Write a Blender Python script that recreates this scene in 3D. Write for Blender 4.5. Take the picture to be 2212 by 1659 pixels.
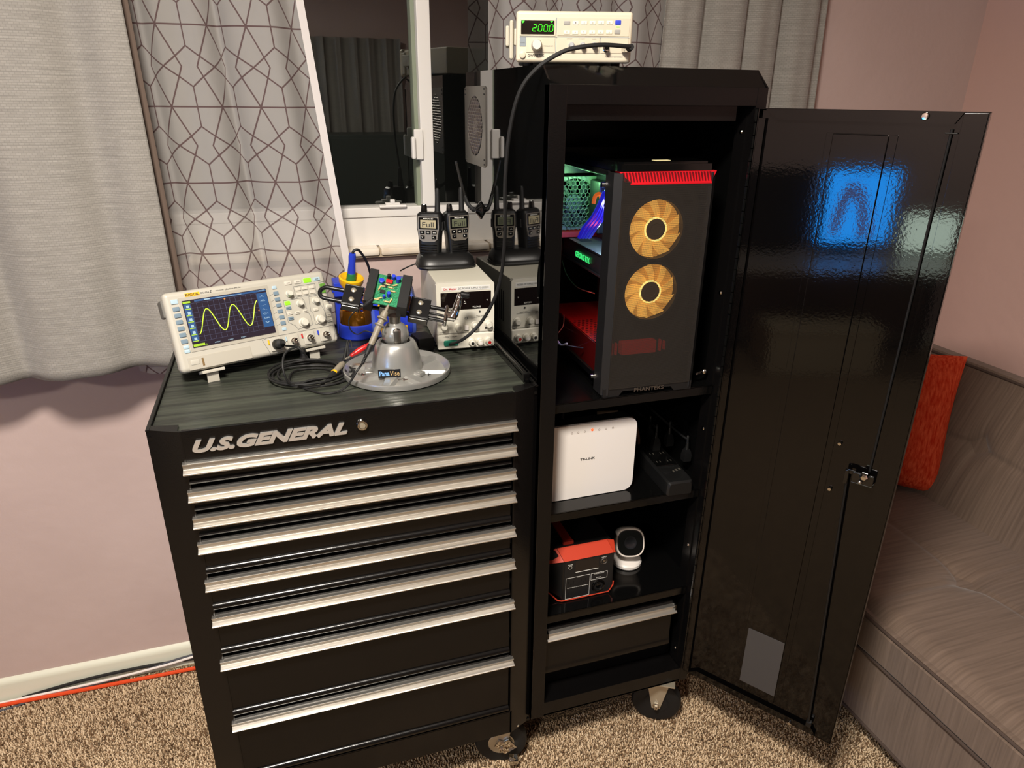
import bpy, bmesh, math, random
import numpy as np
from mathutils import Vector, Matrix, Euler

for _o in list(bpy.data.objects):
    bpy.data.objects.remove(_o)
SC = bpy.context.scene
COL = SC.collection
PI = math.pi
ZO = 0.12                     # carpet is at z = 0; cabinet coordinates start 0.12 m above it
random.seed(7)
rng = np.random.default_rng(7)

# ------------------------------------------------------------------ camera
FPX = 1506.42
PITCH, YAW, ROLL = 0.3907, 0.3198, 0.0119
CAMP = Vector((0.2457, -1.1302, 1.3944))
_cy, _sy, _cp, _sp = math.cos(YAW), math.sin(YAW), math.cos(PITCH), math.sin(PITCH)
CF = Vector((_sy*_cp, _cy*_cp, -_sp))
_r = Vector((_cy, -_sy, 0.0)); _u = _r.cross(CF)
CR = _r*math.cos(ROLL) + _u*math.sin(ROLL)
CU = -_r*math.sin(ROLL) + _u*math.cos(ROLL)
cam_d = bpy.data.cameras.new('camera')
cam = bpy.data.objects.new('camera', cam_d); COL.objects.link(cam)
m = Matrix((CR, CU, -CF)).transposed().to_4x4()
m.translation = CAMP + Vector((0, 0, ZO))
cam.matrix_world = m
cam_d.sensor_width = 36.0
cam_d.lens = 36.0*FPX/2212.0
cam_d.clip_start = 0.02
SC.camera = cam

def ray(u, v):
    return CR*((u-1106)/FPX) - CU*((v-829.5)/FPX) + CF
def at(u, v, y):
    d = ray(u, v); return CAMP + d*((y-CAMP.y)/d.y)
def atz(u, v, z):
    d = ray(u, v); return CAMP + d*((z-CAMP.z)/d.z)
def atx(u, v, x):
    d = ray(u, v); return CAMP + d*((x-CAMP.x)/d.x)

# ------------------------------------------------------------------ world, light, exposure
w = bpy.data.worlds.new('night'); SC.world = w; w.use_nodes = True
w.node_tree.nodes['Background'].inputs[0].default_value = (0.02, 0.03, 0.045, 1)
w.node_tree.nodes['Background'].inputs[1].default_value = 0.25
SC.view_settings.view_transform = 'Standard'
SC.view_settings.look = 'None'
SC.view_settings.exposure = 0.0
SC.view_settings.gamma = 1.0
SC.view_settings.use_curve_mapping = False

def area_light(name, loc, size, power, color, rot=(0, 0, 0), shape='DISK', size_y=None):
    l = bpy.data.lights.new(name, 'AREA'); l.shape = shape; l.size = size
    if size_y: l.size_y = size_y
    l.energy = power; l.color = color
    o = bpy.data.objects.new(name, l); COL.objects.link(o)
    o.location = (loc[0], loc[1], loc[2]+ZO); o.rotation_euler = rot
    return o
def point_light(name, loc, power, color, r=0.01):
    l = bpy.data.lights.new(name, 'POINT'); l.energy = power; l.color = color; l.shadow_soft_size = r
    o = bpy.data.objects.new(name, l); COL.objects.link(o)
    o.location = (loc[0], loc[1], loc[2]+ZO)
    return o
LAMP = (0.05, -0.95, 2.26)
area_light('ceiling_lamp_light', LAMP, 0.34, 80.0, (1.0, 0.92, 0.82))
area_light('added_far_light', (-1.35, -2.3, 2.26), 0.34, 40.0, (1.0, 0.92, 0.82))  # second light added behind the viewer

# ------------------------------------------------------------------ materials
def lin(c):
    return tuple(((x/255.0)/12.92 if x/255.0 <= 0.04045 else ((x/255.0+0.055)/1.055)**2.4) for x in c)
MATS = {}
def mat(name, rgb, rough=0.5, metal=0.0, coat=0.0, ior=1.5, emit=None, estr=1.0, trans=0.0, spec=0.5, alpha=1.0):
    if name in MATS: return MATS[name]
    m = bpy.data.materials.new(name); m.use_nodes = True
    b = m.node_tree.nodes['Principled BSDF']
    c = lin(rgb) + (1.0,)
    b.inputs['Base Color'].default_value = c
    b.inputs['Roughness'].default_value = rough
    b.inputs['Metallic'].default_value = metal
    b.inputs['Coat Weight'].default_value = coat
    b.inputs['Coat Roughness'].default_value = 0.05
    b.inputs['IOR'].default_value = ior
    b.inputs['Specular IOR Level'].default_value = spec
    b.inputs['Transmission Weight'].default_value = trans
    b.inputs['Alpha'].default_value = alpha
    if emit:
        b.inputs['Emission Color'].default_value = lin(emit) + (1.0,)
        b.inputs['Emission Strength'].default_value = estr
    m.diffuse_color = c
    MATS[name] = m
    return m
def nodes(m):
    nt = m.node_tree; return nt, nt.nodes, nt.links, nt.nodes['Principled BSDF']
def N(nt, t, **kw):
    n = nt.nodes.new(t)
    for k, v in kw.items():
        if k.startswith('i_'):
            n.inputs[int(k[2:]) if k[2:].isdigit() else k[2:]].default_value = v
        else: setattr(n, k, v)
    return n
def add_noise_color(m, c1, c2, scale, detail=4, stretch=(1, 1, 1), lo=0.35, hi=0.65):
    nt, ns, ln, b = nodes(m)
    tc = N(nt, 'ShaderNodeTexCoord'); mp = N(nt, 'ShaderNodeMapping'); mp.inputs['Scale'].default_value = stretch
    no = N(nt, 'ShaderNodeTexNoise'); no.inputs['Scale'].default_value = scale; no.inputs['Detail'].default_value = detail
    cr = N(nt, 'ShaderNodeValToRGB')
    cr.color_ramp.elements[0].position = lo; cr.color_ramp.elements[1].position = hi
    cr.color_ramp.elements[0].color = lin(c1)+(1,); cr.color_ramp.elements[1].color = lin(c2)+(1,)
    ln.new(tc.outputs['Object'], mp.inputs[0]); ln.new(mp.outputs[0], no.inputs['Vector'])
    ln.new(no.outputs['Fac'], cr.inputs[0]); ln.new(cr.outputs[0], b.inputs['Base Color'])
    return no
def add_bump(m, scale, strength, dist=0.002, detail=3, stretch=(1, 1, 1), kind='noise'):
    nt, ns, ln, b = nodes(m)
    tc = N(nt, 'ShaderNodeTexCoord'); mp = N(nt, 'ShaderNodeMapping'); mp.inputs['Scale'].default_value = stretch
    if kind == 'noise':
        no = N(nt, 'ShaderNodeTexNoise'); no.inputs['Scale'].default_value = scale; no.inputs['Detail'].default_value = detail
        out = no.outputs['Fac']
    else:
        no = N(nt, 'ShaderNodeTexVoronoi'); no.inputs['Scale'].default_value = scale; out = no.outputs['Distance']
    bp = N(nt, 'ShaderNodeBump'); bp.inputs['Strength'].default_value = strength; bp.inputs['Distance'].default_value = dist
    ln.new(tc.outputs['Object'], mp.inputs[0]); ln.new(mp.outputs[0], no.inputs['Vector'])
    ln.new(out, bp.inputs['Height']); ln.new(bp.outputs[0], b.inputs['Normal'])
    return bp
def add_rough_noise(m, scale, lo, hi, stretch=(1, 1, 1)):
    nt, ns, ln, b = nodes(m)
    tc = N(nt, 'ShaderNodeTexCoord'); mp = N(nt, 'ShaderNodeMapping'); mp.inputs['Scale'].default_value = stretch
    no = N(nt, 'ShaderNodeTexNoise'); no.inputs['Scale'].default_value = scale
    mr = N(nt, 'ShaderNodeMapRange'); mr.inputs['From Min'].default_value = 0.3; mr.inputs['From Max'].default_value = 0.7
    mr.inputs['To Min'].default_value = lo; mr.inputs['To Max'].default_value = hi
    ln.new(tc.outputs['Object'], mp.inputs[0]); ln.new(mp.outputs[0], no.inputs['Vector'])
    ln.new(no.outputs['Fac'], mr.inputs['Value']); ln.new(mr.outputs[0], b.inputs['Roughness'])

M_wall = mat('pink_wall_paint', (195, 173, 167), 0.75)
add_noise_color(M_wall, (192, 170, 164), (199, 177, 171), 3.0)
add_bump(M_wall, 28, 0.35, 0.004, 5)
M_wallr = mat('pink_wall_warm_light_right', (201, 166, 156), 0.75)  # same pink paint; the right wall's warmer, dimmer light is put into its colour
add_bump(M_wallr, 28, 0.3, 0.004, 5)
M_ceil = mat('ceiling_paint', (225, 218, 205), 0.8); add_bump(M_ceil, 90, 0.4, 0.004)
M_base = mat('baseboard_paint', (222, 222, 204), 0.45)
M_vinyl = mat('white_vinyl', (222, 218, 212), 0.35)
M_tile = mat('glazed_sill_tile', (226, 214, 196), 0.12, coat=0.6)
add_noise_color(M_tile, (218, 202, 180), (232, 222, 206), 14)
M_black = mat('gloss_black_enamel', (8, 8, 8), 0.12, ior=1.5)
add_bump(M_black, 260, 0.05, 0.0008, 2)
M_blackf = mat('textured_black_enamel', (11, 10, 10), 0.2, ior=1.45)
add_bump(M_blackf, 330, 0.10, 0.001, 2)
M_door = mat('orange_peel_black_enamel', (6, 5, 5), 0.05, ior=1.5)
add_bump(M_door, 210, 0.045, 0.001, 2)
M_side = mat('mirror_black_enamel', (7, 7, 7), 0.03, coat=0.0, ior=2.3, spec=0.5)
M_alu = mat('extruded_aluminium', (236, 232, 224), 0.24, metal=0.95)
add_rough_noise(M_alu, 60, 0.26, 0.38, (0.05, 1, 1))
M_chrome = mat('chrome', (225, 222, 216), 0.06, metal=1.0)
M_badge = mat('satin_chrome', (236, 232, 226), 0.22, metal=0.75)
M_steel = mat('brushed_steel', (170, 166, 160), 0.32, metal=1.0)
M_zinc = mat('zinc_plated_steel', (206, 196, 174), 0.28, metal=0.7)
M_vise = mat('silver_enamel', (174, 174, 170), 0.3, metal=0.65, coat=0.2)
M_rub = mat('black_rubber', (17, 17, 17), 0.6)
M_plk = mat('black_plastic', (18, 18, 18), 0.38); add_bump(M_plk, 500, 0.1, 0.0005, 2)
M_plg = mat('gloss_black_plastic', (8, 8, 8), 0.12, coat=0.5)
M_dark = mat('unlit_black', (3, 3, 3), 0.7)
M_scope = mat('oscilloscope_ivory', (180, 176, 164), 0.42)
M_scoped = mat('oscilloscope_shade_plastic', (168, 163, 150), 0.45)
M_psu = mat('power_supply_grey', (200, 196, 180), 0.42); add_bump(M_psu, 420, 0.12, 0.0006, 2)
M_psuf = mat('power_supply_front', (208, 204, 190), 0.4)
M_fg = mat('generator_cream', (206, 196, 174), 0.42)
M_fgl = mat('generator_panel', (198, 188, 166), 0.4)
M_white = mat('white_plastic', (236, 230, 224), 0.3, coat=0.3)
M_ink = mat('black_ink', (24, 22, 22), 0.6)
M_inkg = mat('grey_ink', (110, 112, 112), 0.6)
M_wink = mat('white_ink', (220, 218, 210), 0.5)
M_red = mat('red_plastic', (190, 26, 26), 0.35)
M_orange = mat('orange_plastic', (196, 62, 34), 0.4)
M_blue = mat('blue_plastic', (36, 60, 190), 0.4)
M_blue2 = mat('pale_blue_plastic', (70, 92, 178), 0.42)
M_yel = mat('yellow_plastic', (236, 178, 16), 0.4)
M_green = mat('green_plastic', (24, 120, 96), 0.35)
M_gold = mat('brass_wool', (214, 150, 46), 0.25, metal=1.0)
M_taupe = mat('taupe_plastic', (130, 122, 106), 0.5)

def glow(name, rgb, s):
    return mat(name, (0, 0, 0), 0.5, emit=rgb, estr=s)

# carpet
M_carpet = mat('carpet_backing', (120, 98, 72), 1.0)
add_noise_color(M_carpet, (66, 50, 34), (176, 150, 116), 260, 2, lo=0.4, hi=0.62)
add_bump(M_carpet, 260, 1.0, 0.006, 2)
M_pile = mat('carpet_pile', (190, 160, 120), 1.0, spec=0.1)
def _pile():
    nt, ns, ln, b = nodes(M_pile)
    a = N(nt, 'ShaderNodeAttribute'); a.attribute_name = 'tuft'
    cr = N(nt, 'ShaderNodeValToRGB')
    e = cr.color_ramp.elements
    e[0].position = 0.0; e[0].color = lin((88, 64, 44))+(1,)
    e[1].position = 1.0; e[1].color = lin((228, 206, 174))+(1,)
    x = e.new(0.22); x.color = lin((134, 106, 80))+(1,)
    x = e.new(0.38); x.color = lin((200, 174, 142))+(1,)
    ln.new(a.outputs['Fac'], cr.inputs[0]); ln.new(cr.outputs[0], b.inputs['Base Color'])
_pile()

# heavy woven curtain
def woven(name, c1, c2):
    m = mat(name, c1, 0.75, spec=0.25)
    nt, ns, ln, b = nodes(m)
    uv = N(nt, 'ShaderNodeUVMap')
    br = N(nt, 'ShaderNodeTexBrick')
    br.inputs['Color1'].default_value = lin(c1)+(1,); br.inputs['Color2'].default_value = lin(c2)+(1,)
    br.inputs['Mortar'].default_value = lin(tuple(int(x*0.93) for x in c1))+(1,)
    br.inputs['Scale'].default_value = 1.0
    br.inputs['Mortar Size'].default_value = 0.0007
    br.inputs['Mortar Smooth'].default_value = 0.6
    br.inputs['Brick Width'].default_value = 0.009; br.inputs['Row Height'].default_value = 0.0045
    no = N(nt, 'ShaderNodeTexNoise'); no.inputs['Scale'].default_value = 12; no.inputs['Detail'].default_value = 6
    mp = N(nt, 'ShaderNodeMapping'); mp.inputs['Scale'].default_value = (1, 22, 1)
    mx = N(nt, 'ShaderNodeMixRGB'); mx.blend_type = 'MULTIPLY'; mx.inputs[0].default_value = 0.5
    cr = N(nt, 'ShaderNodeValToRGB'); cr.color_ramp.elements[0].position = 0.3; cr.color_ramp.elements[1].position = 0.7
    cr.color_ramp.elements[0].color = (0.5, 0.5, 0.5, 1)
    ln.new(uv.outputs[0], br.inputs['Vector']); ln.new(uv.outputs[0], mp.inputs[0]); ln.new(mp.outputs[0], no.inputs['Vector'])
    ln.new(no.outputs['Fac'], cr.inputs[0]); ln.new(br.outputs['Color'], mx.inputs[1]); ln.new(cr.outputs[0], mx.inputs[2])
    ln.new(mx.outputs[0], b.inputs['Base Color'])
    bp = N(nt, 'ShaderNodeBump'); bp.inputs['Strength'].default_value = 0.5; bp.inputs['Distance'].default_value = 0.001
    ln.new(mx.outputs[0], bp.inputs['Height']); ln.new(bp.outputs[0], b.inputs['Normal'])
    b.inputs['Sheen Weight'].default_value = 0.2
    return m
M_curt = woven('woven_grey_fabric', (152, 148, 141), (160, 156, 149))
M_lining = mat('curtain_lining', (104, 88, 78), 0.9)

# printed voile
def sheer():
    m = bpy.data.materials.new('printed_voile'); m.use_nodes = True
    nt = m.node_tree; ns = nt.nodes; ln = nt.links
    for n in list(ns): ns.remove(n)
    out = N(nt, 'ShaderNodeOutputMaterial')
    uv = N(nt, 'ShaderNodeUVMap'); sp = N(nt, 'ShaderNodeSeparateXYZ'); ln.new(uv.outputs[0], sp.inputs[0])
    W, H = 0.104, 0.152
    def M(op, a, b=None, c=None):
        n = N(nt, 'ShaderNodeMath', operation=op)
        for i, v in enumerate((a, b, c)):
            if v is None: continue
            if isinstance(v, (int, float)): n.inputs[i].default_value = v
            else: ln.new(v, n.inputs[i])
        return n.outputs[0]
    x = M('PINGPONG', sp.outputs[0], W/2)      # 0..W/2
    y = M('PINGPONG', sp.outputs[1], H/2)
    def seg(ax, ay, bx, by):
        dx, dy = bx-ax, by-ay; L2 = dx*dx+dy*dy
        px = M('SUBTRACT', x, ax); py = M('SUBTRACT', y, ay)
        t = M('DIVIDE', M('ADD', M('MULTIPLY', px, dx), M('MULTIPLY', py, dy)), L2)
        t = M('MINIMUM', M('MAXIMUM', t, 0.0), 1.0)
        ex = M('SUBTRACT', px, M('MULTIPLY', t, dx)); ey = M('SUBTRACT', py, M('MULTIPLY', t, dy))
        return M('SQRT', M('ADD', M('MULTIPLY', ex, ex), M('MULTIPLY', ey, ey)))
    d = seg(0, 0, W/2, 0)
    for s in ((W/2, 0, W/2, H/4), (W/2, H/4, 0, H/2), (0, 0, W/3, H/2)):
        d = M('MINIMUM', d, seg(*s))
    mr = N(nt, 'ShaderNodeMapRange'); ln.new(d, mr.inputs['Value'])
    mr.inputs['From Min'].default_value = 0.0012; mr.inputs['From Max'].default_value = 0.0020
    mr.inputs['To Min'].default_value = 1.0; mr.inputs['To Max'].default_value = 0.0
    pat = mr.outputs[0]
    dif = N(nt, 'ShaderNodeBsdfDiffuse'); trn = N(nt, 'ShaderNodeBsdfTranslucent'); tra = N(nt, 'ShaderNodeBsdfTransparent')
    cm = N(nt, 'ShaderNodeMixRGB'); cm.inputs[1].default_value = lin((204, 200, 196))+(1,); cm.inputs[2].default_value = lin((112, 92, 92))+(1,)
    ln.new(pat, cm.inputs[0]); ln.new(cm.outputs[0], dif.inputs[0]); ln.new(cm.outputs[0], trn.inputs[0])
    m1 = N(nt, 'ShaderNodeMixShader'); m1.inputs[0].default_value = 0.3; ln.new(dif.outputs[0], m1.inputs[1]); ln.new(trn.outputs[0], m1.inputs[2])
    op = M('ADD', M('MULTIPLY', pat, 0.25), 0.62)
    m2 = N(nt, 'ShaderNodeMixShader'); ln.new(op, m2.inputs[0]); ln.new(tra.outputs[0], m2.inputs[1]); ln.new(m1.outputs[0], m2.inputs[2])
    ln.new(m2.outputs[0], out.inputs[0])
    return m
M_sheer = sheer()

# window glass and tempered glass: transparent with a reflection
def pane(name, refl, tint=(1, 1, 1)):
    m = bpy.data.materials.new(name); m.use_nodes = True
    nt = m.node_tree; ns = nt.nodes; ln = nt.links
    for n in list(ns): ns.remove(n)
    out = N(nt, 'ShaderNodeOutputMaterial'); tr = N(nt, 'ShaderNodeBsdfTransparent'); tr.inputs[0].default_value = (*tint, 1)
    gl = N(nt, 'ShaderNodeBsdfGlossy'); gl.inputs['Roughness'].default_value = 0.015; gl.inputs[0].default_value = (0.9, 0.95, 0.92, 1)
    fr = N(nt, 'ShaderNodeFresnel'); fr.inputs[0].default_value = refl
    ge = N(nt, 'ShaderNodeNewGeometry'); iv = N(nt, 'ShaderNodeMath', operation='SUBTRACT'); iv.inputs[0].default_value = 1.0
    mu = N(nt, 'ShaderNodeMath', operation='MULTIPLY'); ln.new(ge.outputs['Backfacing'], iv.inputs[1]); ln.new(iv.outputs[0], mu.inputs[0]); ln.new(fr.outputs[0], mu.inputs[1])
    mx = N(nt, 'ShaderNodeMixShader'); ln.new(mu.outputs[0], mx.inputs[0]); ln.new(tr.outputs[0], mx.inputs[1]); ln.new(gl.outputs[0], mx.inputs[2])
    ln.new(mx.outputs[0], out.inputs[0])
    return m
M_glass = pane('double_glazing', 2.5)
M_smoke = pane('smoked_tempered_glass', 1.35, (0.82, 0.82, 0.85))

# perforated front mesh of the computer (holes are transparent dots)
def perforated():
    m = bpy.data.materials.new('perforated_black_mesh'); m.use_nodes = True
    nt = m.node_tree; ln = nt.links; b = nt.nodes['Principled BSDF']; out = nt.nodes['Material Output']
    b.inputs['Base Color'].default_value = lin((50, 46, 42))+(1,); b.inputs['Roughness'].default_value = 0.4
    tc = N(nt, 'ShaderNodeTexCoord'); sp = N(nt, 'ShaderNodeSeparateXYZ'); ln.new(tc.outputs['Object'], sp.inputs[0])
    def M(op, a, b_=None):
        n = N(nt, 'ShaderNodeMath', operation=op)
        for i, v in enumerate((a, b_)):
            if v is None: continue
            if isinstance(v, (int, float)): n.inputs[i].default_value = v
            else: ln.new(v, n.inputs[i])
        return n.outputs[0]
    p = 0.0024
    a = M('SINE', M('MULTIPLY', M('ADD', sp.outputs[0], sp.outputs[2]), 2*PI/(p*1.414)))
    c = M('SINE', M('MULTIPLY', M('SUBTRACT', sp.outputs[0], sp.outputs[2]), 2*PI/(p*1.414)))
    h = M('GREATER_THAN', M('MULTIPLY', a, c), -0.12)
    tr = N(nt, 'ShaderNodeBsdfTransparent'); mx = N(nt, 'ShaderNodeMixShader')
    ln.new(h, mx.inputs[0]); ln.new(b.outputs[0], mx.inputs[1]); ln.new(tr.outputs[0], mx.inputs[2]); ln.new(mx.outputs[0], out.inputs[0])
    return m
M_mesh = perforated()

# ribbed mat on the tool cabinet
M_mat = mat('ribbed_rubber_mat', (40, 42, 38), 0.35, spec=0.5)
add_noise_color(M_mat, (34, 36, 32), (62, 66, 57), 3.5, 5, (0.35, 12, 1))
add_rough_noise(M_mat, 6, 0.25, 0.5, (0.8, 20, 1))

# sofa velvet and cushion chenille
M_sofa = mat('brown_streaked_microfibre', (122, 102, 88), 0.8, spec=0.2)
add_noise_color(M_sofa, (100, 84, 72), (121, 103, 90), 12, 8, (.5, 14, .5), 0.3, 0.7)
add_bump(M_sofa, 60, 0.25, 0.001, 4, (.3, 4, .3))
nodes(M_sofa)[3].inputs['Sheen Weight'].default_value = 0.25
M_pill = mat('orange_red_chenille', (216, 62, 34), 0.85, spec=0.15)
add_noise_color(M_pill, (214, 56, 28), (245, 104, 66), 55, 6, (3, 3, 0.7), 0.35, 0.65)
add_bump(M_pill, 240, 0.7, 0.002, 3)

# ------------------------------------------------------------------ geometry helpers
class MB:
    def __init__(s, M=None):
        s.bm = bmesh.new(); s.M = M or Matrix.Identity(4)
    def _t(s, vs, M=None):
        MM = s.M @ M if M is not None else s.M
        for v in vs: v.co = MM @ v.co
    def bx(s, x0, y0, z0, x1, y1, z1, bev=0.0, M=None, seg=2):
        r = bmesh.ops.create_cube(s.bm, size=1.0)
        vs = r['verts']
        for v in vs:
            v.co = Vector(((x0+x1)/2+v.co.x*(x1-x0), (y0+y1)/2+v.co.y*(y1-y0), (z0+z1)/2+v.co.z*(z1-z0)))
        if bev > 0:
            es = list({e for v in vs for e in v.link_edges})
            b = min(bev, 0.49*min(abs(x1-x0), abs(y1-y0), abs(z1-z0)))
            rr = bmesh.ops.bevel(s.bm, geom=es, offset=b, segments=seg, affect='EDGES', profile=0.5)
            vs = [v for v in rr['verts']]
            vs = list({v for f in rr['faces'] for v in f.verts} | {v for v in vs if v.is_valid})
            # every vertex of this island
            seen = set(vs); st = list(vs)
            while st:
                v = st.pop()
                for e in v.link_edges:
                    o = e.other_vert(v)
                    if o not in seen: seen.add(o); st.append(o)
            vs = list(seen)
        s._t(vs, M); return s
    def cyl(s, p0, p1, r, r2=None, n=20, M=None, caps=True):
        p0, p1 = Vector(p0), Vector(p1); r2 = r if r2 is None else r2
        d = p1-p0; L = d.length
        if L < 1e-9: return s
        q = d.to_track_quat('Z', 'Y').to_matrix().to_4x4(); q.translation = p0
        vs = []
        ring = []
        for k, (z, rr) in enumerate(((0, r), (L, r2))):
            ring.append([s.bm.verts.new(q @ Vector((rr*math.cos(2*PI*i/n), rr*math.sin(2*PI*i/n), z))) for i in range(n)])
        for i in range(n):
            j = (i+1) % n
            s.bm.faces.new((ring[0][i], ring[0][j], ring[1][j], ring[1][i]))
        if caps:
            s.bm.faces.new(ring[0][::-1]); s.bm.faces.new(ring[1])
        s._t(ring[0]+ring[1], M); return s
    def lathe(s, prof, p0=(0, 0, 0), axis=(0, 0, 1), n=32, M=None):
        p0 = Vector(p0); q = Vector(axis).to_track_quat('Z', 'Y').to_matrix().to_4x4(); q.translation = p0
        rings = []; allv = []
        for r, z in prof:
            if r < 1e-6:
                v = s.bm.verts.new(q @ Vector((0, 0, z))); rings.append([v]); allv.append(v)
            else:
                ring = [s.bm.verts.new(q @ Vector((r*math.cos(2*PI*i/n), r*math.sin(2*PI*i/n), z))) for i in range(n)]
                rings.append(ring); allv += ring
        for a, b in zip(rings[:-1], rings[1:]):
            for i in range(n):
                j = (i+1) % n
                if len(a) == 1 and len(b) == 1: continue
                if len(a) == 1: s.bm.faces.new((a[0], b[j], b[i]))
                elif len(b) == 1: s.bm.faces.new((a[i], a[j], b[0]))
                else: s.bm.faces.new((a[i], a[j], b[j], b[i]))
        s._t(allv, M); return s
    def ball(s, c, rx, ry=None, rz=None, M=None, seg=20):
        ry = rx if ry is None else ry; rz = rx if rz is None else rz
        r = bmesh.ops.create_uvsphere(s.bm, u_segments=seg, v_segments=max(8, seg//2), radius=1.0)
        for v in r['verts']: v.co = Vector((c[0]+v.co.x*rx, c[1]+v.co.y*ry, c[2]+v.co.z*rz))
        s._t(r['verts'], M); return s
    def poly(s, pts, h, M=None, both=True):
        """pts: list of (x,z) in the front plane, extruded along +y by h (list of 3D pts allowed)"""
        a = [s.bm.verts.new(Vector((p[0], 0, p[1]))) for p in pts]
        b = [s.bm.verts.new(Vector((p[0], h, p[1]))) for p in pts]
        n = len(pts)
        s.bm.faces.new(a); s.bm.faces.new(b[::-1])
        for i in range(n):
            j = (i+1) % n; s.bm.faces.new((a[j], a[i], b[i], b[j]))
        s._t(a+b, M); return s
    def loft(s, secs, cap=True, closed=True, M=None):
        rs = [[s.bm.verts.new(Vector(p)) for p in sec] for sec in secs]
        n = len(rs[0])
        for a, b in zip(rs[:-1], rs[1:]):
            for i in range(n if closed else n-1):
                j = (i+1) % n; s.bm.faces.new((a[i], a[j], b[j], b[i]))
        if cap and closed:
            s.bm.faces.new(rs[0][::-1]); s.bm.faces.new(rs[-1])
        s._t([v for r in rs for v in r], M); return s
    def tube(s, pts, r, n=8, closed=False, M=None, smooth=0, radii=None):
        pts = [Vector(p) for p in pts]
        if smooth: pts = catmull(pts, smooth, closed)
        L = len(pts); rings = []
        up = Vector((0, 0, 1)); prev = None
        for i, p in enumerate(pts):
            if closed: t = pts[(i+1) % L]-pts[i-1]
            else: t = pts[min(i+1, L-1)]-pts[max(i-1, 0)]
            if t.length < 1e-9: t = Vector((0, 0, 1))
            t.normalize()
            if prev is None:
                a = t.orthogonal().normalized()
            else:
                a = prev - t*prev.dot(t)
                a = a.normalized() if a.length > 1e-6 else t.orthogonal().normalized()
            prev = a; b = t.cross(a)
            rr = radii[min(len(radii)-1, int(i*len(radii)/L))] if radii else r
            rings.append([s.bm.verts.new(p + a*rr*math.cos(2*PI*k/n) + b*rr*math.sin(2*PI*k/n)) for k in range(n)])
        for i in range(L if closed else L-1):
            A, B = rings[i], rings[(i+1) % L]
            for k in range(n):
                j = (k+1) % n; s.bm.faces.new((A[k], A[j], B[j], B[k]))
        if not closed:
            s.bm.faces.new(rings[0][::-1]); s.bm.faces.new(rings[-1])
        s._t([v for r_ in rings for v in r_], M); return s
    def text(s, txt, x0, z0, wd, ht, y=0.0, ex=0.0002, shear=0.0, off=0.0, M=None, res=3):
        cu = bpy.data.curves.new('t', 'FONT'); cu.body = txt; cu.extrude = 1.0; cu.shear = shear; cu.offset = off; cu.resolution_u = res
        ob = bpy.data.objects.new('t', cu)
        me = bpy.data.meshes.new_from_object(ob)
        n = len(me.vertices)
        if n:
            co = np.empty(n*3); me.vertices.foreach_get('co', co); co = co.reshape(-1, 3)
            mn, mx = co.min(0), co.max(0)
            X = x0 + (co[:, 0]-mn[0])/(mx[0]-mn[0])*wd
            Z = z0 + (co[:, 1]-mn[1])/(mx[1]-mn[1])*ht
            Y = y - ex*(co[:, 2]-mn[2])/(mx[2]-mn[2])
            vs = [s.bm.verts.new(Vector((X[i], Y[i], Z[i]))) for i in range(n)]
            for p in me.polygons:
                try: s.bm.faces.new([vs[i] for i in p.vertices])
                except ValueError: pass
            s._t(vs, M)
        bpy.data.objects.remove(ob); bpy.data.curves.remove(cu); bpy.data.meshes.remove(me)
        return s
    def build_each(s, name, m, parent=None, angle=35):
        """one object per separate piece"""
        s.bm.verts.ensure_lookup_table(); s.bm.verts.index_update()
        seen = set(); out = []
        for v0 in list(s.bm.verts):
            if v0 in seen: continue
            isl = [v0]; seen.add(v0); st = [v0]
            while st:
                v = st.pop()
                for e in v.link_edges:
                    o = e.other_vert(v)
                    if o not in seen: seen.add(o); st.append(o); isl.append(o)
            nb = MB(); mp = {v: nb.bm.verts.new(v.co) for v in isl}
            fs = {f for v in isl for f in v.link_faces}
            for f in fs: nb.bm.faces.new([mp[v] for v in f.verts])
            out.append(nb.build(name, m, parent, angle))
        s.bm.free(); return out
    def build(s, name, m, parent=None, angle=35, fixn=True):
        if fixn: bmesh.ops.recalc_face_normals(s.bm, faces=s.bm.faces)
        me = bpy.data.meshes.new(name); s.bm.to_mesh(me); s.bm.free()
        me.materials.append(m)
        for p in me.polygons: p.use_smooth = True
        me.set_sharp_from_angle(angle=math.radians(angle))
        o = bpy.data.objects.new(name, me); COL.objects.link(o)
        if parent is not None: o.parent = parent
        else: o.location.z = ZO
        wn = o.modifiers.new('normals', 'WEIGHTED_NORMAL'); wn.keep_sharp = True
        return o
def catmull(pts, k, closed=False):
    out = []; n = len(pts)
    rngi = range(n if closed else n-1)
    for i in rngi:
        p0 = pts[i-1] if (closed or i > 0) else pts[0]
        p1 = pts[i]; p2 = pts[(i+1) % n]
        p3 = pts[(i+2) % n] if (closed or i+2 < n) else pts[-1]
        for j in range(k):
            t = j/k
            out.append(0.5*((2*p1)+(-p0+p2)*t+(2*p0-5*p1+4*p2-p3)*t*t+(-p0+3*p1-3*p2+p3)*t**3))
    if not closed: out.append(pts[-1].copy())
    return out
def props(o, label=None, cat=None, group=None, kind=None):
    if label: o['label'] = label
    if cat: o['category'] = cat
    if group: o['group'] = group
    if kind: o['kind'] = kind
    return o
def thing(name, label, cat, loc=(0, 0, 0), rot=(0, 0, 0), group=None):
    o = bpy.data.objects.new(name, None); COL.objects.link(o)
    o.empty_display_size = 0.03
    o.location = (loc[0], loc[1], loc[2]+ZO); o.rotation_euler = rot
    return props(o, label, cat, group)
def struct(o): o['kind'] = 'structure'; return o
def tag(o, label, cat, group=None, kind=None): return props(o, label, cat, group, kind)
def copy_tree(o, parent=None):
    c = o.copy(); COL.objects.link(c)
    if parent is not None: c.parent = parent
    for ch in [x for x in bpy.data.objects if x.parent == o]:
        copy_tree(ch, c)
    return c
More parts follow.
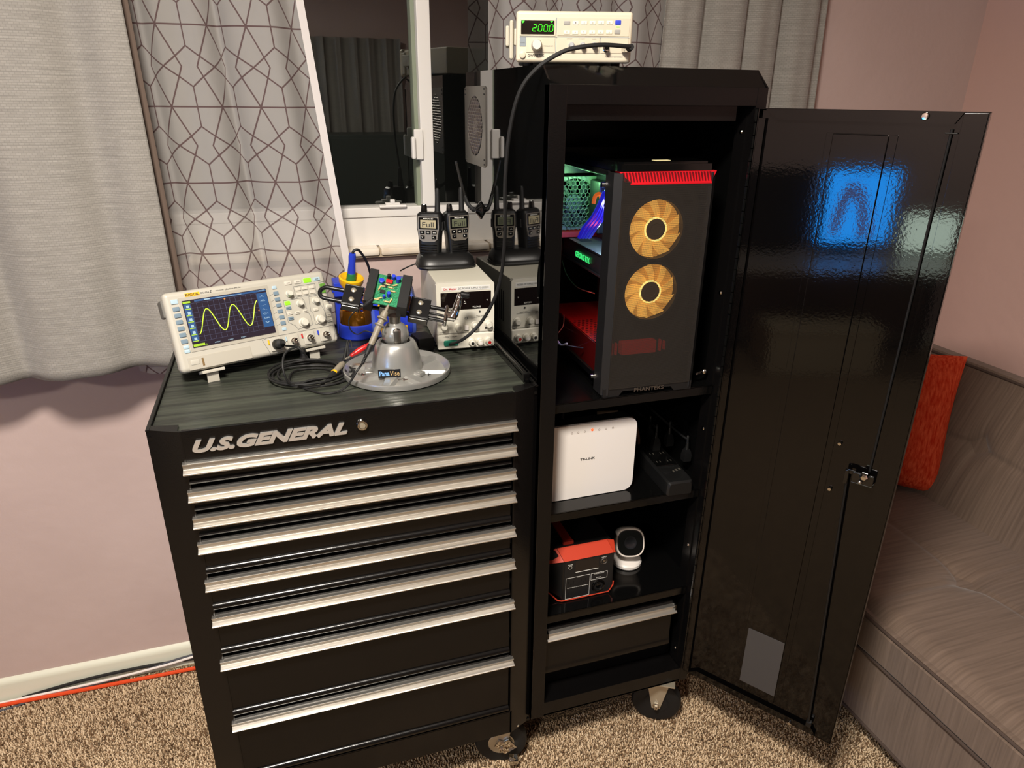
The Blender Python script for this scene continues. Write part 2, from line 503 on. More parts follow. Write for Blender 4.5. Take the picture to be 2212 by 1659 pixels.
def rotm(axis, deg, piv=(0, 0, 0)):
    p = Vector(piv)
    return Matrix.Translation(p) @ Matrix.Rotation(math.radians(deg), 4, axis) @ Matrix.Translation(-p)
def grid_mesh(name, fn, nu, nv, m, parent=None, uvfn=None, thick=0.0):
    """fn(u,v)->xyz, u,v in 0..1"""
    bm = bmesh.new(); uvl = bm.loops.layers.uv.new('UVMap')
    vs = [[bm.verts.new(fn(i/nu, j/nv)) for i in range(nu+1)] for j in range(nv+1)]
    for j in range(nv):
        for i in range(nu):
            f = bm.faces.new((vs[j][i], vs[j][i+1], vs[j+1][i+1], vs[j+1][i])); f.smooth = True
            if uvfn:
                for lp, (a, b) in zip(f.loops, ((i, j), (i+1, j), (i+1, j+1), (i, j+1))): lp[uvl].uv = uvfn(a/nu, b/nv)
    me = bpy.data.meshes.new(name); bm.to_mesh(me); bm.free(); me.materials.append(m)
    o = bpy.data.objects.new(name, me); COL.objects.link(o)
    if parent is not None: o.parent = parent
    else: o.location.z = ZO
    if thick:
        md = o.modifiers.new('solid', 'SOLIDIFY'); md.thickness = thick; md.offset = 0
    return o
# ================================================================== the room
FZ = -0.12
XL, XR, YB, YF, ZC = -2.15, 2.275, -3.0, 0.63, 2.30
struct(MB().bx(XL-.1, YB-.1, FZ-.05, XR+.1, YF+.3, FZ).build('floor', M_carpet))
struct(MB().bx(XL-.1, YB-.1, ZC, XR+.1, YF+.2, ZC+.05).build('ceiling', M_ceil))
WX0, WX1, WZ0, WZ1 = -0.06, 1.28, 1.030, 2.02
b = MB()
b.bx(XL-.1, YF, FZ, WX0, YF+.16, ZC); b.bx(WX1, YF, FZ, XR+.1, YF+.16, ZC)
b.bx(WX0, YF, FZ, WX1, YF+.16, WZ0); b.bx(WX0, YF, WZ1, WX1, YF+.16, ZC)
struct(b.build('wall_back', M_wall))
struct(MB().bx(XR, YB-.1, FZ, XR+.1, YF, ZC).build('wall_right', M_wallr))
struct(MB().bx(XL-.1, YB-.1, FZ, XL, YF, ZC).build('wall_left', M_wall))
struct(MB().bx(XL, YB-.1, FZ, XR, YB, ZC).build('wall_front', M_wall))
# baseboard with rounded top
def baseboard(name, p0, p1, inward):
    p0, p1 = Vector(p0), Vector(p1); i = Vector(inward)
    prof = [(0, 0), (.012, 0), (.012, .055), (.008, .066), (0, .072)]
    secs = [[p + i*a + Vector((0, 0, z)) for a, z in prof] for p in (p0, p1)]
    return struct(MB().loft(secs).build(name, M_base))
baseboard('baseboard_back', (XL, YF, FZ), (XR, YF, FZ), (0, -1, 0))
baseboard('baseboard_right', (XR, YB, FZ), (XR, YF-.012, FZ), (-1, 0, 0))
baseboard('baseboard_left', (XL, YB, FZ), (XL, YF-.012, FZ), (1, 0, 0))
# window
win = MB()
win.bx(WX0, .655, 1.042, WX1, .705, 1.113, .002)              # apron board
win.bx(WX0, .650, 1.113, WX1, .705, 1.137, .003)              # bottom rail
win.bx(WX0, .650, WZ1-.04, WX1, .705, WZ1, .003)
win.bx(WX0, .650, 1.137, WX0+.035, .705, WZ1-.04, .003); win.bx(WX1-.035, .650, 1.137, WX1, .705, WZ1-.04, .003)
win.bx(.591, .640, 1.137, .623, .700, WZ1-.04, .003)          # meeting stile
W_ = struct(win.build('window_1', M_vinyl))
g = MB(); g.bx(WX0+.035, .682, 1.137, .583, .686, WZ1-.04); g.bx(.622, .668, 1.137, WX1-.035, .672, WZ1-.04)
g.build('pane', M_glass, W_)
g = MB(); g.bx(.5815, .662, 1.137, .591, .700, WZ1-.04, .001)
g.build('glazing_bead', mat('greenish_glazing_bead', (128, 136, 116), .4), W_)
g = MB(); lz = at(893, 312, .64).z
g.bx(.574, .632, lz-.035, .596, .642, lz+.035, .003); g.bx(.566, .622, lz-.033, .576, .640, lz+.018, .004)
g.build('sash_latch', M_vinyl, W_)
p = at(848, 440, .65)
g = MB(); g.bx(p.x-.034, .640, 1.136, p.x+.034, .662, 1.143, .003); g.bx(p.x-.006, .642, 1.143, p.x+.006, .656, 1.156, .003); g.bx(p.x-.018, .642, 1.140, p.x+.018, .660, 1.148, .002)
g.build('vent_stop', M_vinyl, W_)
sill = MB()
xs = [-.10, .155, .425, .70, .97, 1.32]
tx = at(822, 540, .605).x
xs = [tx-.44, tx-.22, tx, tx+.135, tx+.40, tx+.66, 1.31]
for a, c in zip(xs[:-1], xs[1:]):
    sill.bx(a+.0012, .604, 1.026, c-.0012, .660, 1.044, .006)
struct(sill.build('trim_1', M_tile))
struct(MB().bx(xs[0]+.002, .612, 1.022, 1.31, .655, 1.040).build('trim_2', mat('tile_grout', (176, 160, 136), .9)))
# night garden fence outside the window
struct(MB().bx(-1.6, 2.6, -.4, 3.2, 2.65, 1.9).build('wall_outside', mat('dark_fence_outside', (40, 42, 38), .9)))

# ------------------------------------------------------------------ curtains
rod = thing('curtain_rod', 'thin dark curtain rod above the window', 'curtain rod', (.3, .56, 2.10))
MB().cyl((-1.5, 0, 0), (1.45, 0, 0), .009).build('rod', M_steel, rod)
for x in (-1.45, .3, 1.4):
    g = MB(); g.bx(x-.008, 0, -.012, x+.008, .07, .012, .002); g.build('rod_bracket', M_steel, rod)

def curtain(name, m, zt, zb, xl, xr, y0, amp, nf, ph, full, nu=260, nv=60, hem=None, seed=1, thick=0.0, flare=0.0, u0=0.0, u1=1.0, dy=0.0):
    r = random.Random(seed); ks = [(nf, 1.0, ph), (nf*1.9+.3, .35, r.random()*6), (nf*.47, .5, r.random()*6)]
    def f(u, v):
        u = u0+(u1-u0)*u
        z = zt + (zb(u)-zt)*v if callable(zb) else zt+(zb-zt)*v
        x = xl(v) + (xr(v)-xl(v))*u
        s = sum(a*math.sin(2*PI*(k*u) + p + .7*math.sin(2.2*v+k)*.35) for k, a, p in ks)
        s2 = sum(a*math.cos(2*PI*(k*u) + p) for k, a, p in ks)
        A = amp*(.8+.35*v)
        return Vector((x + A*.45*s2*math.sin(PI*min(1, max(0, u*1.0))), y0 + dy - flare*v*v*(1-u) + A*s, z))
    Wd = (xr(.5)-xl(.5))*full
    return grid_mesh(name, f, nu, nv, m, None, lambda u, v: (u*Wd, (zt+((zb(u) if callable(zb) else zb)-zt)*v)), thick)
ZT = 2.10
def tv(z, zb): return (ZT-z)/(ZT-zb)
# left grey curtain
c = curtain('blackout_curtain', M_curt, ZT, lambda u: .842 - .012*math.sin(u*3.1) - .02*(1-u), lambda v: -1.15, lambda v: .006+.012*min(1, v*1.2), .475, .015, 5.6, .9, 1.12, 300, 60, seed=3, thick=.0015)
tag(c, 'heavy pale grey woven curtain hanging at the far left over pink wall', 'curtain', 'curtains')
l = curtain('curtain_lining', M_lining, 0, -1.25, lambda v: -.012+.03*v, lambda v: .010+.022*v, .500, .003, .6, 1, 1, 10, 40)
l.parent = c; l.location = (0, 0, ZT)
# hem band seam
# left sheer curtain
pT = at(655, 0, .55); pB = at(765, 610, .55)
def xr_left(v):
    z = ZT+(.80-ZT)*v
    t = (pT.x + (pB.x-pT.x)*(pT.z-z)/(pT.z-pB.z))
    return t
c = curtain('sheer_curtain', M_sheer, ZT, .80, lambda v: -.12+.02*v, xr_left, .545, .016, 3.1, 2.2, 1.22, 300, 50, seed=11)
tag(c, 'white sheer curtain with mauve geometric star pattern hanging behind the oscilloscope', 'curtain', 'curtains')
h = curtain('side_hem', mat('voile_hem', (214, 208, 204), .8), ZT, .80, lambda v: -.12+.02*v, xr_left, .545, .016, 3.1, 2.2, 1.22, 6, 50, seed=11, u0=.968, u1=1.0, dy=-.0012)
h.location = (0, 0, 0); h.parent = c
c = curtain('sheer_curtain', M_sheer, ZT, .86, lambda v: .748-.01*v, lambda v: 1.235-.01*v, .583, .012, 3.4, .4, 1.25, 260, 40, seed=5)
tag(c, 'white sheer curtain with mauve star pattern hanging behind the signal generator', 'curtain', 'curtains')
c = curtain('blackout_curtain', M_curt, ZT, 1.30, lambda v: 1.215-.02*v, lambda v: 1.660+.030*v, .582, .013, 4.2, 1.2, 1.2, 260, 50, seed=8, thick=.0015)
tag(c, 'pale grey woven curtain hanging between tall cabinet and bare pink wall', 'curtain', 'curtains')

# ================================================================== tool cabinet
W, H = .68, .886
tc = thing('tool_cabinet', 'wide low black rolling tool cabinet with eight aluminium-handled drawers', 'tool cabinet', (0, 0, 0))
b = MB()
b.bx(0, .024, .025, .003, .52, H); b.bx(W-.003, .024, .025, W, .52, H)
b.bx(0, .517, .025, W, .52, H); b.bx(0, .02, .025, W, .52, .032); b.bx(.003, .02, .868, W-.003, .517, .874)
for sx in (0, 1):
    f = (lambda x: x) if sx == 0 else (lambda x: W-x)
    prof = [(0, .024), (.052, 0), (.0555, 0), (.0555, .004), (.052, .006), (.049, .006), (.049, .03), (0, .04)]
    b.loft([[(f(x), y, z) for x, y in prof] for z in (.025, H)])
b.bx(.055, 0, .831, W-.055, .004, H-.001, .0012); b.bx(.055, 0, .825, W-.055, .02, .8315)
b.bx(.05, 0, .025, W-.05, .004, .0917, .001); b.bx(.05, 0, .0885, W-.05, .03, .0925, .001)
b.bx(.055, .0, H-.003, W-.055, .008, H+.0005, .001)
b.bx(0, .02, H-.002, .006, .52, H+.001, .0008); b.bx(W-.006, .02, H-.002, W, .52, H+.001, .0008)
b.bx(.049, .028, .09, W-.049, .032, .83)
b.build('body', M_blackf, tc)
b = MB(); b.loft([[(x, y, z) for x, y in ((.007, .033), (.058, .0095), (W-.058, .0095), (W-.018, .028), (W-.018, .512), (.007, .512))] for z in (.876, .8805)])
for k in range(38):
    y = .016+k*.0130
    x0 = .058-(y-.0095)*2.2 if y < .032 else .0075
    b.loft([[(x, yy, z) for yy, z in ((y, .8803), (y+.0025, .8809), (y+.0065, .8809), (y+.0090, .8803))] for x in (max(.0075, x0), W-.0185-(max(0, .028-y)*2))])
b.build('ribbed_mat', M_mat, tc)
HZ = [.8335, .7811, .7294, .6774, .5975, .5183, .4157, .2604]
def handle_mb(x0, x1, zt, h, y0=0.0):
    k = h/.022
    dl = .0062*(1.394-zt)/1.12; zt = zt-dl; k = (h-dl)/.022
    pr = [(0.004, 0), (-.0068, 0), (-.0086, -.0010), (-.0086, -.0026), (-.0058, -.0036), (-.0045, -.0046), (-.0048, -.0128), (-.0072, -.0142), (-.0128, -.0166), (-.0150, -.0185), (-.0150, -.0205), (-.0135, -.0220), (-.0110, -.0220), (.004, -.0205)]
    return MB().loft([[(x, y0+y, zt+z*k) for y, z in pr] for x in (x0, x1)])
for i, zt in enumerate(HZ):
    zb = (HZ[i+1]+.0055) if i < 7 else .0955
    pr = [(.0015, zt-.001), (.0015, zb+.0165), (-.0015, zb+.0155), (-.0045, zb+.0125), (-.0052, zb+.0090), (-.0035, zb+.0050), (.001, zb+.0035), (.005, zb+.003), (.005, zb), (.02, zb), (.02, zt-.001)]
    if i < 3: pr = [(.0015, zt-.001), (.0015, zb+.010), (-.0030, zb+.0085), (-.0042, zb+.0060), (-.0025, zb+.0030), (.003, zb+.002), (.003, zb), (.02, zb), (.02, zt-.001)]
    d = MB().loft([[(x, y, z) for y, z in pr] for x in (.0545, W-.0600)]).build('drawer', M_blackf, tc)
    handle_mb(.0490, .6290, zt, .022).build('drawer_handle', M_alu, d, angle=28)
b = MB(); b.text('U.S.GENERAL', .068, .8465, .2495, .0225, -.0005, .004, shear=.35, off=.048); b.build('nameplate_lettering', M_badge, tc)
b = MB(); b.lathe([(0, -.007), (.0055, -.007), (.0065, -.0085), (.0085, -.0085), (.0105, -.005), (.011, 0), (0, 0)], (.3436, 0, .8604), (0, 1, 0))
L_ = b.build('lock', M_chrome, tc)
b = MB(); b.cyl((.3436, -.0072, .8604), (.3436, -.0085, .8604), .005); b.bx(.3429, -.0092, .857, .3443, -.0084, .864); b.build('keyway', M_zinc, L_)
b = MB(); b.bx(W-.0185, .045, .8805, W-.009, .50, .8915, .002); b.cyl((W-.0135, .052, .8965), (W-.0135, .30, .8965), .0048); b.cyl((W-.0135, .30, .8965), (W-.0135, .49, .8965), .0030)
b.bx(W-.021, .046, .884, W-.007, .058, .9015, .002); b.cyl((W-.0085, .030, .8895), (W-.0085, .075, .8895), .002)
b.build('lid_strut', M_black, tc)
def caster(parent, x, y, ax, brake):
    """swivel caster; ax = direction of the axle in plan"""
    a = Vector((ax[0], ax[1], 0)).normalized(); t = Vector((-a.y, a.x, 0))
    c = Vector((x, y, FZ+.0635))
    Mx = Matrix((a, t, Vector((0, 0, 1)))).transposed().to_4x4(); Mx.translation = c   # local x = axle
    f = MB()
    top = .030 - c.z
    for s in (-1, 1):
        X = s*.021
        f.loft([[(X, -.030, top-.004), (X, .030, top-.004), (X, .010, -.012), (X, -.010, -.012)], [(X+s*.0025, -.030, top-.004), (X+s*.0025, .030, top-.004), (X+s*.0025, .010, -.012), (X+s*.0025, -.010, -.012)]], M=Mx)
    f.bx(-.0235, -.032, top-.008, .0235, .032, top-.002, .002, M=Mx); f.bx(-.045, -.04, top-.002, .045, .04, top+.002, .001, M=Mx)
    fo = f.build('caster', M_zinc, parent)
    MB().lathe([(.020, -.0155), (.052, -.0165), (.060, -.0135), (.0635, -.007), (.0635, .007), (.060, .0135), (.052, .0165), (.020, .0155)], (0, 0, 0), (1, 0, 0), 40, M=Mx).build('wheel', M_rub, fo)
    hb = MB().lathe([(0, -.0175), (.030 if brake else .024, -.0175), (.034 if brake else .027, -.014), (.034 if brake else .027, .014), (.030, .0175), (0, .0175)], (0, 0, 0), (1, 0, 0), 28, M=Mx)
    hb.build('hub', M_zinc if brake else M_rub, fo)
    bo = MB(); bo.lathe([(.009, .0235), (.009, .027), (.0065, .0275), (.0065, .034), (.004, .036), (0, .036)], (0, 0, 0), (1, 0, 0), 6, M=Mx); bo.build('axle_nut', M_chrome, fo)
    if brake:
        k = MB(); k.bx(.024, -.006, -.022, .030, .030, .012, .002, M=Mx @ rotm('X', 35)); k.bx(.026, .018, -.034, .050, .040, -.022, .003, M=Mx); k.bx(.024, -.018, -.004, .031, .004, .018, .002, M=Mx @ rotm('X', -30))
        k.build('brake_lever', M_chrome, fo)
caster(tc, .622, .060, (-.25, -.97), True)
caster(tc, .075, .060, (-.25, -.97), True)
caster(tc, .615, .46, (-.9, -.3), False)
caster(tc, .075, .46, (-.9, -.3), False)

# ================================================================== side locker
LK = thing('side_locker', 'tall narrow black rolling locker cabinet standing open beside the drawer cabinet', 'locker', (0, 0, 0))
X0, X1, Y0, Y1, Z0, Z1 = .6825, 1.101, .014, .55, .033, 1.444
sidep = [(Y0, Z0), (Y0, 1.414), (Y0+.036, Z1), (Y1, Z1), (Y1, Z0)]
def side(x0, x1, pf=sidep): return MB().loft([[(x, y, z) for y, z in pf] for x in (x0, x1)])
side(X0, X0+.003).build('side_panel', M_side, LK)
b = side(X1-.003, X1)
b.bx(X0+.003, Y1-.003, Z0, X1-.003, Y1, Z1); b.bx(X0+.003, Y0, Z0, X1-.003, Y1, Z0+.005); b.bx(X0+.003, Y0+.036, Z1-.003, X1-.003, Y1, Z1, .0005)
b.loft([[(x, y, z) for y, z in ((Y0, 1.412), (Y0+.036, Z1), (Y0+.038, Z1-.004), (Y0+.006, 1.410))] for x in (X0+.003, X1-.003)])
b.build('carcass', M_black, LK)
b = MB()
b.bx(X0, Y0-.0005, Z0, .7140, Y0+.022, 1.4145, .0012); b.bx(1.0790, Y0-.0005, Z0, X1, Y0+.022, 1.4145, .0012)
b.bx(.712, Y0, 1.3835, 1.08, Y0+.02, 1.4145, .001); b.bx(.712, Y0, Z0, 1.08, Y0+.004, .074, .001)
b.bx(.712, Y0+.002, .066, 1.08, Y0+.06, .070, .001); b.bx(.716, Y0+.020, 1.358, 1.055, Y0+.024, 1.384, .0008)
b.bx(.712, Y0+.06, .070, 1.08, Y0+.064, .100, .001); b.bx(.712, Y0+.064, .100, 1.08, Y0+.45, .103)
b.bx(1.0765, Y0+.020, .075, 1.080, Y0+.05, 1.385); b.bx(.712, Y0+.020, .075, .7155, Y0+.05, 1.385)
b.build('face_frame', M_blackf, LK)
b = MB()
for (u, v) in ((1607, 285), (1560, 635), (1520, 930), (1487, 1182), (1461, 1404)):
    z = at(u, v, .035).z; b.lathe([(0, .0022), (.003, .0018), (.0045, 0)], (1.0765, .045, z), (-1, 0, 0), 12)
b.build_each('rivet', M_chrome, LK)
b = MB()
n = 58
for k in range(n):
    z0 = .078+k*(1.302/n); b.cyl((1.0795, .0105, z0), (1.0795, .0105, z0+1.302/n-.0016), .0034, n=8)
b.build('piano_hinge', M_black, LK)
for zt in (.8365, .5835, .3145):
    b = MB(); b.bx(X0+.003, .030, zt-.002, X1-.003, .545, zt); b.bx(.7155, .030, zt-.0205, 1.0765, .033, zt, .001); b.bx(.7155, .033, zt-.0205, 1.0765, .045, zt-.018)
    b.build('shelf', M_black, LK)
d = MB().loft([[(x, y, z) for y, z in ((.036, .274), (.036, .166), (.032, .160), (.031, .150), (.034, .142), (.042, .139), (.055, .139), (.055, .274))] for x in (.7200, 1.0480)])
d = d.build('drawer', M_blackf, LK)
handle_mb(.7200, 1.0520, .2729, .0245, .034).build('drawer_handle', M_alu, d, angle=28)
b = MB(); b.bx(.7195, .024, .2500, .7235, .036, .2700, .0005); b.bx(1.0480, .024, .2500, 1.0520, .036, .2700, .0005); b.build_each('handle_end_cap', M_plg, d)
caster(LK, 1.046, .055, (-.50, -.86), False)
caster(LK, .745, .46, (-.9, -.3), False)
caster(LK, 1.040, .46, (-.9, -.3), False)
# fan grille on the side
gy, gz, gr = .468, 1.333, .0625
b = MB(); n = 56; Xp = X0
def sq(i):
    a = 2*PI*(i+.5)/n; c_, s_ = math.cos(a), math.sin(a); k = max(abs(c_)/.0863, abs(s_)/.0823); return (c_/k, s_/k)
ro = [(Xp-.0022, gy+sq(i)[0], gz+sq(i)[1]) for i in range(n)]; ri = [(Xp-.0022, gy+gr*math.cos(2*PI*(i+.5)/n), gz+gr*math.sin(2*PI*(i+.5)/n)) for i in range(n)]
b.loft([[(Xp, p[1], p[2]) for p in ro], ro, ri, [(Xp, p[1], p[2]) for p in ri]], cap=False)
gp = b.build('fan_grille', M_steel, LK)
b = MB()
def honeycomb(b, cu, cv, R, pitch, fn, r=.0005):
    """thin hexagonal net; fn(u,v)->point"""
    s = pitch/math.sqrt(3); nr = int(R/(1.5*s))+2; nc = int(R/pitch)+2
    for i in range(-nr, nr+1):
        for j in range(-nc, nc+1):
            ccx = (j+.5*(i % 2))*pitch; ccy = i*1.5*s
            if ccx*ccx+ccy*ccy > (R-.3*s)**2: continue
            vs = [(ccx+s*math.sin(k*PI/3), ccy+s*math.cos(k*PI/3)) for k in range(6)]
            for k in ((0, 1), (1, 2), (2, 3)):
                a, c = vs[k[0]], vs[k[1]]
                b.cyl(fn(cu+a[0], cv+a[1]), fn(cu+c[0], cv+c[1]), r, n=4, caps=False)
honeycomb(b, gy, gz, gr, .0078, lambda u, v: (Xp-.0016, u, v), .0007)
b.build('honeycomb_mesh', M_steel, gp)
b = MB(); b.cyl((Xp-.0006, gy, gz), (Xp-.0003, gy, gz), gr, n=40); b.build('opening_dark_disc', M_dark, gp)  # black disc painting the shade of an opening that is not cut
b = MB(); b.cyl((Xp-.0012, gy, gz), (Xp-.0006, gy, gz), .018, n=24); b.build('fan_hub', M_steel, gp)
b = MB()
for sy in (-1, 1):
    for sz in (-1, 1):
        for q in (.92, .80): b.cyl((Xp-.0022, gy+sy*.0863*.90, gz+sz*.0823*q), (Xp-.0036, gy+sy*.0863*.90, gz+sz*.0823*q), .0018, n=8)
b.build_each('grille_screw', M_rub, gp)

# door
dv = Vector((.565, -.825, 0)).normalized(); nv = Vector((-dv.y, dv.x, 0))    # nv points away from the camera
DZ0, DZ1, DW = .075, 1.381, .3515
DM = Matrix((dv, nv, Vector((0, 0, 1)))).transposed().to_4x4(); DM.translation = Vector((1.0805, .006, 0))
b = MB()
b.bx(0, .018, DZ0, DW, .021, DZ1, .0008); b.bx(0, 0, DZ0, .0015, .02, DZ1); b.bx(DW-.0015, 0, DZ0, DW, .02, DZ1)
b.bx(0, 0, DZ0, DW, .02, DZ0+.0015); b.bx(0, 0, DZ1-.0015, DW, .02, DZ1)
b.bx(.002, 0, DZ0+.002, .014, .0015, DZ1-.017); b.bx(DW-.034, 0, DZ0+.002, DW-.002, .0015, DZ1-.002, .0004)
b.loft([[(.012, yy, DZ1-.001), (DW-.034, yy, DZ1-.001), (DW-.044, yy, DZ1-.0185), (.034, yy, DZ1-.0185)] for yy in (0, .0015)])
b.loft([[(.012, yy, DZ0+.001), (DW-.034, yy, DZ0+.001), (DW-.044, yy, DZ0+.0165), (.034, yy, DZ0+.0165)] for yy in (0, .0015)])
b.bx(.006, .008, DZ0+.004, DW-.006, .011, DZ1-.004)
b.bx(.120, .0068, .105, .232, .0082, 1.3435, .0006); b.bx(.131, .0040, .105, .219, .0075, 1.3425, .0018)
door = b.build('door', M_door, LK); door.matrix_local = DM
def dpt(u, v, y=0.0): 
    q = DM.inverted() @ CAMP; r_ = DM.inverted().to_3x3() @ ray(u, v); return q + r_*((y-q.y)/r_.y)
b = MB(); b.bx(.137, .0030, .126, .218, .0042, .281, .0003); b.build('label_plate', mat('grey_label_plate', (78, 76, 76), .35, metal=.3), door)
b = MB()
p = dpt(1870, 1030, 0)
b.bx(p.x-.022, -.010, p.z-.014, p.x+.016, -.004, p.z+.008, .002); b.bx(p.x-.022, -.010, p.z-.016, p.x+.016, .006, p.z-.013, .001)
b.bx(p.x-.032, -.008, p.z+.000, p.x-.016, -.004, p.z+.010, .002); b.bx(p.x-.036, -.010, p.z-.022, p.x-.028, -.002, p.z+.008, .002)
la = b.build('latch', M_plg, door)
b = MB(); b.lathe([(0, -.018), (.005, -.017), (.0085, -.013), (.009, -.008), (0, -.008)], (p.x-.001, 0, p.z+.004), (0, 1, 0), 6); b.ball((p.x-.006, -.013, p.z-.008), .004); b.build('latch_nut', M_chrome, la)
b = MB(); b.cyl((p.x-.030, -.004, p.z-.015), (.300, -.004, .105), .0022, n=10); b.bx(.295, -.008, .098, .307, .004, .112, .002); b.build('lock_rod', M_plk, door)
b = MB(); q = dpt(2055, 275, 0); b.cyl((.306, .002, 1.355), (.303, .004, p.z+.01), .0022, n=10); b.cyl((.298, 0, 1.349), (.315, 0, 1.349), .0012, n=6); b.build('lock_rod', M_plk, door)
for (u, v, nm, rr) in ((1814, 958, 'screw_head', .0042), (1792, 1056, 'screw_head', .0042), (1999, 251, 'strike_bolt', .0062), (1705, 1562, 'strike_bolt', .0048)):
    q = dpt(u, v, .004 if nm == 'screw_head' else -.001)
    b = MB(); b.lathe([(0, -.0035), (rr*.8, -.003), (rr, 0), (rr, .003), (0, .003)], (q.x, q.y, q.z), (0, 1, 0), 14 if nm != 'screw_head' else 6); b.build(nm, M_chrome, door)
# ================================================================== oscilloscope
R_ = math.radians
SC_ = thing('oscilloscope', 'ivory bench oscilloscope tilted up, showing a yellow-green sine wave on its screen', 'oscilloscope', (.0411, .2092, .9079), (-R_(19.7), 0, R_(20.6)))
b = MB()
b.bx(0, 0, .001, .318, .030, .1535, .009, seg=3)
b.loft([[(x0, y, z0), (x1, y, z0), (x1, y, z1), (x0, y, z1)] for y, x0, x1, z0, z1 in ((.028, .006, .312, .006, .148), (.060, .010, .308, .010, .146), (.112, .022, .296, .016, .138), (.118, .030, .288, .022, .132))])
b.build('housing', M_scope, SC_)
b = MB(); b.bx(-.004, .012, .108, .006, .040, .142, .004); b.bx(.312, .012, .108, .322, .040, .142, .004); b.build_each('handle_pivot', mat('grey_rubber', (96, 94, 88), .6), SC_)
b = MB()
b.poly([(.0255, .0375), (.1945, .0375), (.1945, .1400), (.0255, .1400)], .002, M=Matrix.Translation((0, -.0012, 0)))
b.build('screen_bezel', M_scoped, SC_)
b = MB(); b.bx(.0300, -.0030, .0445, .1892, -.0010, .1340, .0008); scr = b.build('screen', mat('lcd_background', (26, 20, 27), .15, emit=(54, 46, 58), estr=.5, coat=.3), SC_)
b = MB()
for k in range(13): x = .0445+k*(.1675-.0445)/12; b.bx(x-.00013, -.0033, .0545, x+.00013, -.0030, .1268)
for k in range(9): z = .0545+k*(.1268-.0545)/8; b.bx(.0445, -.0033, z-.00013, .1675, -.0030, z+.00013)
b.bx(.1058, -.0034, .0545, .1063, -.0030, .1268); b.bx(.0445, -.0034, .0905, .1675, -.0030, .0909)
b.build('graticule', glow('graticule_glow', (104, 108, 140), .9), scr)
b = MB(); pts = [(.0468+(.1660-.0468)*k/90, -.0038, .0902+.0228*math.cos(2*PI*((.0468+(.1660-.0468)*k/90)-.0698)/.0487)) for k in range(91)]
b.tube(pts, .0009, 6); b.build('waveform', glow('trace_glow', (206, 240, 60), 1.5), scr)
b = MB()
b.bx(.0310, -.0033, .1283, .0445, -.0030, .1318); b.bx(.0545, -.0033, .0462, .0545+.001, -.0030, .0485); b.bx(.0312, -.0033, .0462, .0520, -.0030, .0508)
for k in range(6): b.bx(.0325, -.0034, .1165-k*.0122, .0425, -.0031, .1182-k*.0122)
b.build('yellow_labels', glow('lcd_yellow', (190, 232, 40), 1.0), scr)
b = MB(); b.bx(.0315, -.0032, .0560, .0435, -.0030, .1270); b.bx(.1685, -.0032, .0585, .1880, -.0030, .1265)
b.bx(.0520, -.0032, .1290, .1880, -.0030, .1325)
b.build('menu_panels', glow('lcd_menu_blue', (34, 92, 150), .9), scr)
b = MB()
for k in range(6): b.bx(.0355, -.0036, .1192-k*.0122, .0405, -.0032, .1242-k*.0122, .0004)
for k in range(7):
    z = .1200-k*.0087; b.text(('_Π_', 'AUL', '_/-', '-\\_', 'CH', 'ON', 'V')[k].replace('Π', 'n'), .1730, z-.0015, .0095, .0030, -.0033, .0002)
b.bx(.0900, -.0036, .1300, .1400, -.0032, .1306); b.bx(.0700, -.0036, .1296, .0800, -.0032, .1318)
b.text('T / AUTO', .1700, .1300, .0160, .0022, -.0033, .0002)
b.text('1.00V', .0700, .0466, .0100, .0022, -.0033, .0002); b.text('1.00V', .0950, .0466, .0100, .0022, -.0033, .0002); b.text('1.00V', .1200, .0466, .0100, .0022, -.0033, .0002)
b.build('screen_icons', glow('lcd_white', (190, 220, 235), 1.0), scr)
b = MB(); b.cyl((.1068, -.0037, .1262), (.1068, -.0030, .1262), .0016, n=10); b.cyl((.1660, -.0037, .0935), (.1660, -.0030, .0935), .0012, n=8); b.build('trigger_markers', glow('lcd_orange', (240, 150, 60), 1.0), scr)
b = MB(); b.bx(.0388, -.0006, .1404, .0655, .001, .1472, .0004); lb = b.build('logo_plate', M_yel, SC_)
b = MB(); b.text('RIGOL', .0400, .1415, .0243, .0046, -.0006, .0003, off=.02)
b.text('DS1054', .0675, .1422, .0150, .0030, .0, .0003); b.text('Z', .0835, .1422, .0045, .0042, .0, .0003, off=.03, shear=.3)
b.text('OSCILLOSCOPE', .0950, .1432, .0150, .0016, .0, .0003); b.text('UltraVision', .1130, .1424, .0160, .0030, .0, .0003, shear=.4); b.text('50MHz 1GSa/s', .1300, .1428, .0130, .0022, .0, .0003)
b.text('MENU', .2790, .0738, .0055, .0016, -.0023, .0003)
for s, x, z in (('MATH', .2423, .0757), ('REF', .2599, .0757), ('CH2', .2264, .0879), ('CH3', .2262, .0771), ('CH4', .2263, .0665), ('MODE', .3084, .0910), ('MENU', .3072, .0597), ('FORCE', .3066, .0485), ('CLEAR', .2371, .1379), ('AUTO', .2574, .1374), ('SINGLE', .2984, .1376)):
    b.text(s, x-.0032, z-.0007, .0064, .0014, -.0027, .0003)
b.build('front_lettering', M_ink, SC_)
def btn(b, x, z, w, h, y=-.0024, bev=.0012): b.bx(x-w/2, y, z-h/2, x+w/2, .002, z+h/2, bev)
M_gb = mat('grey_blue_button', (112, 132, 146), .4); M_pb = mat('pale_blue_button', (168, 192, 204), .4)
b = MB()
for k in range(6): btn(b, .0180, .1209-k*.01224, .0120, .0082)
for k in range(6): btn(b, .2082, .1211-k*.01218, .0105, .0076)
b.build_each('soft_key', M_gb, SC_)
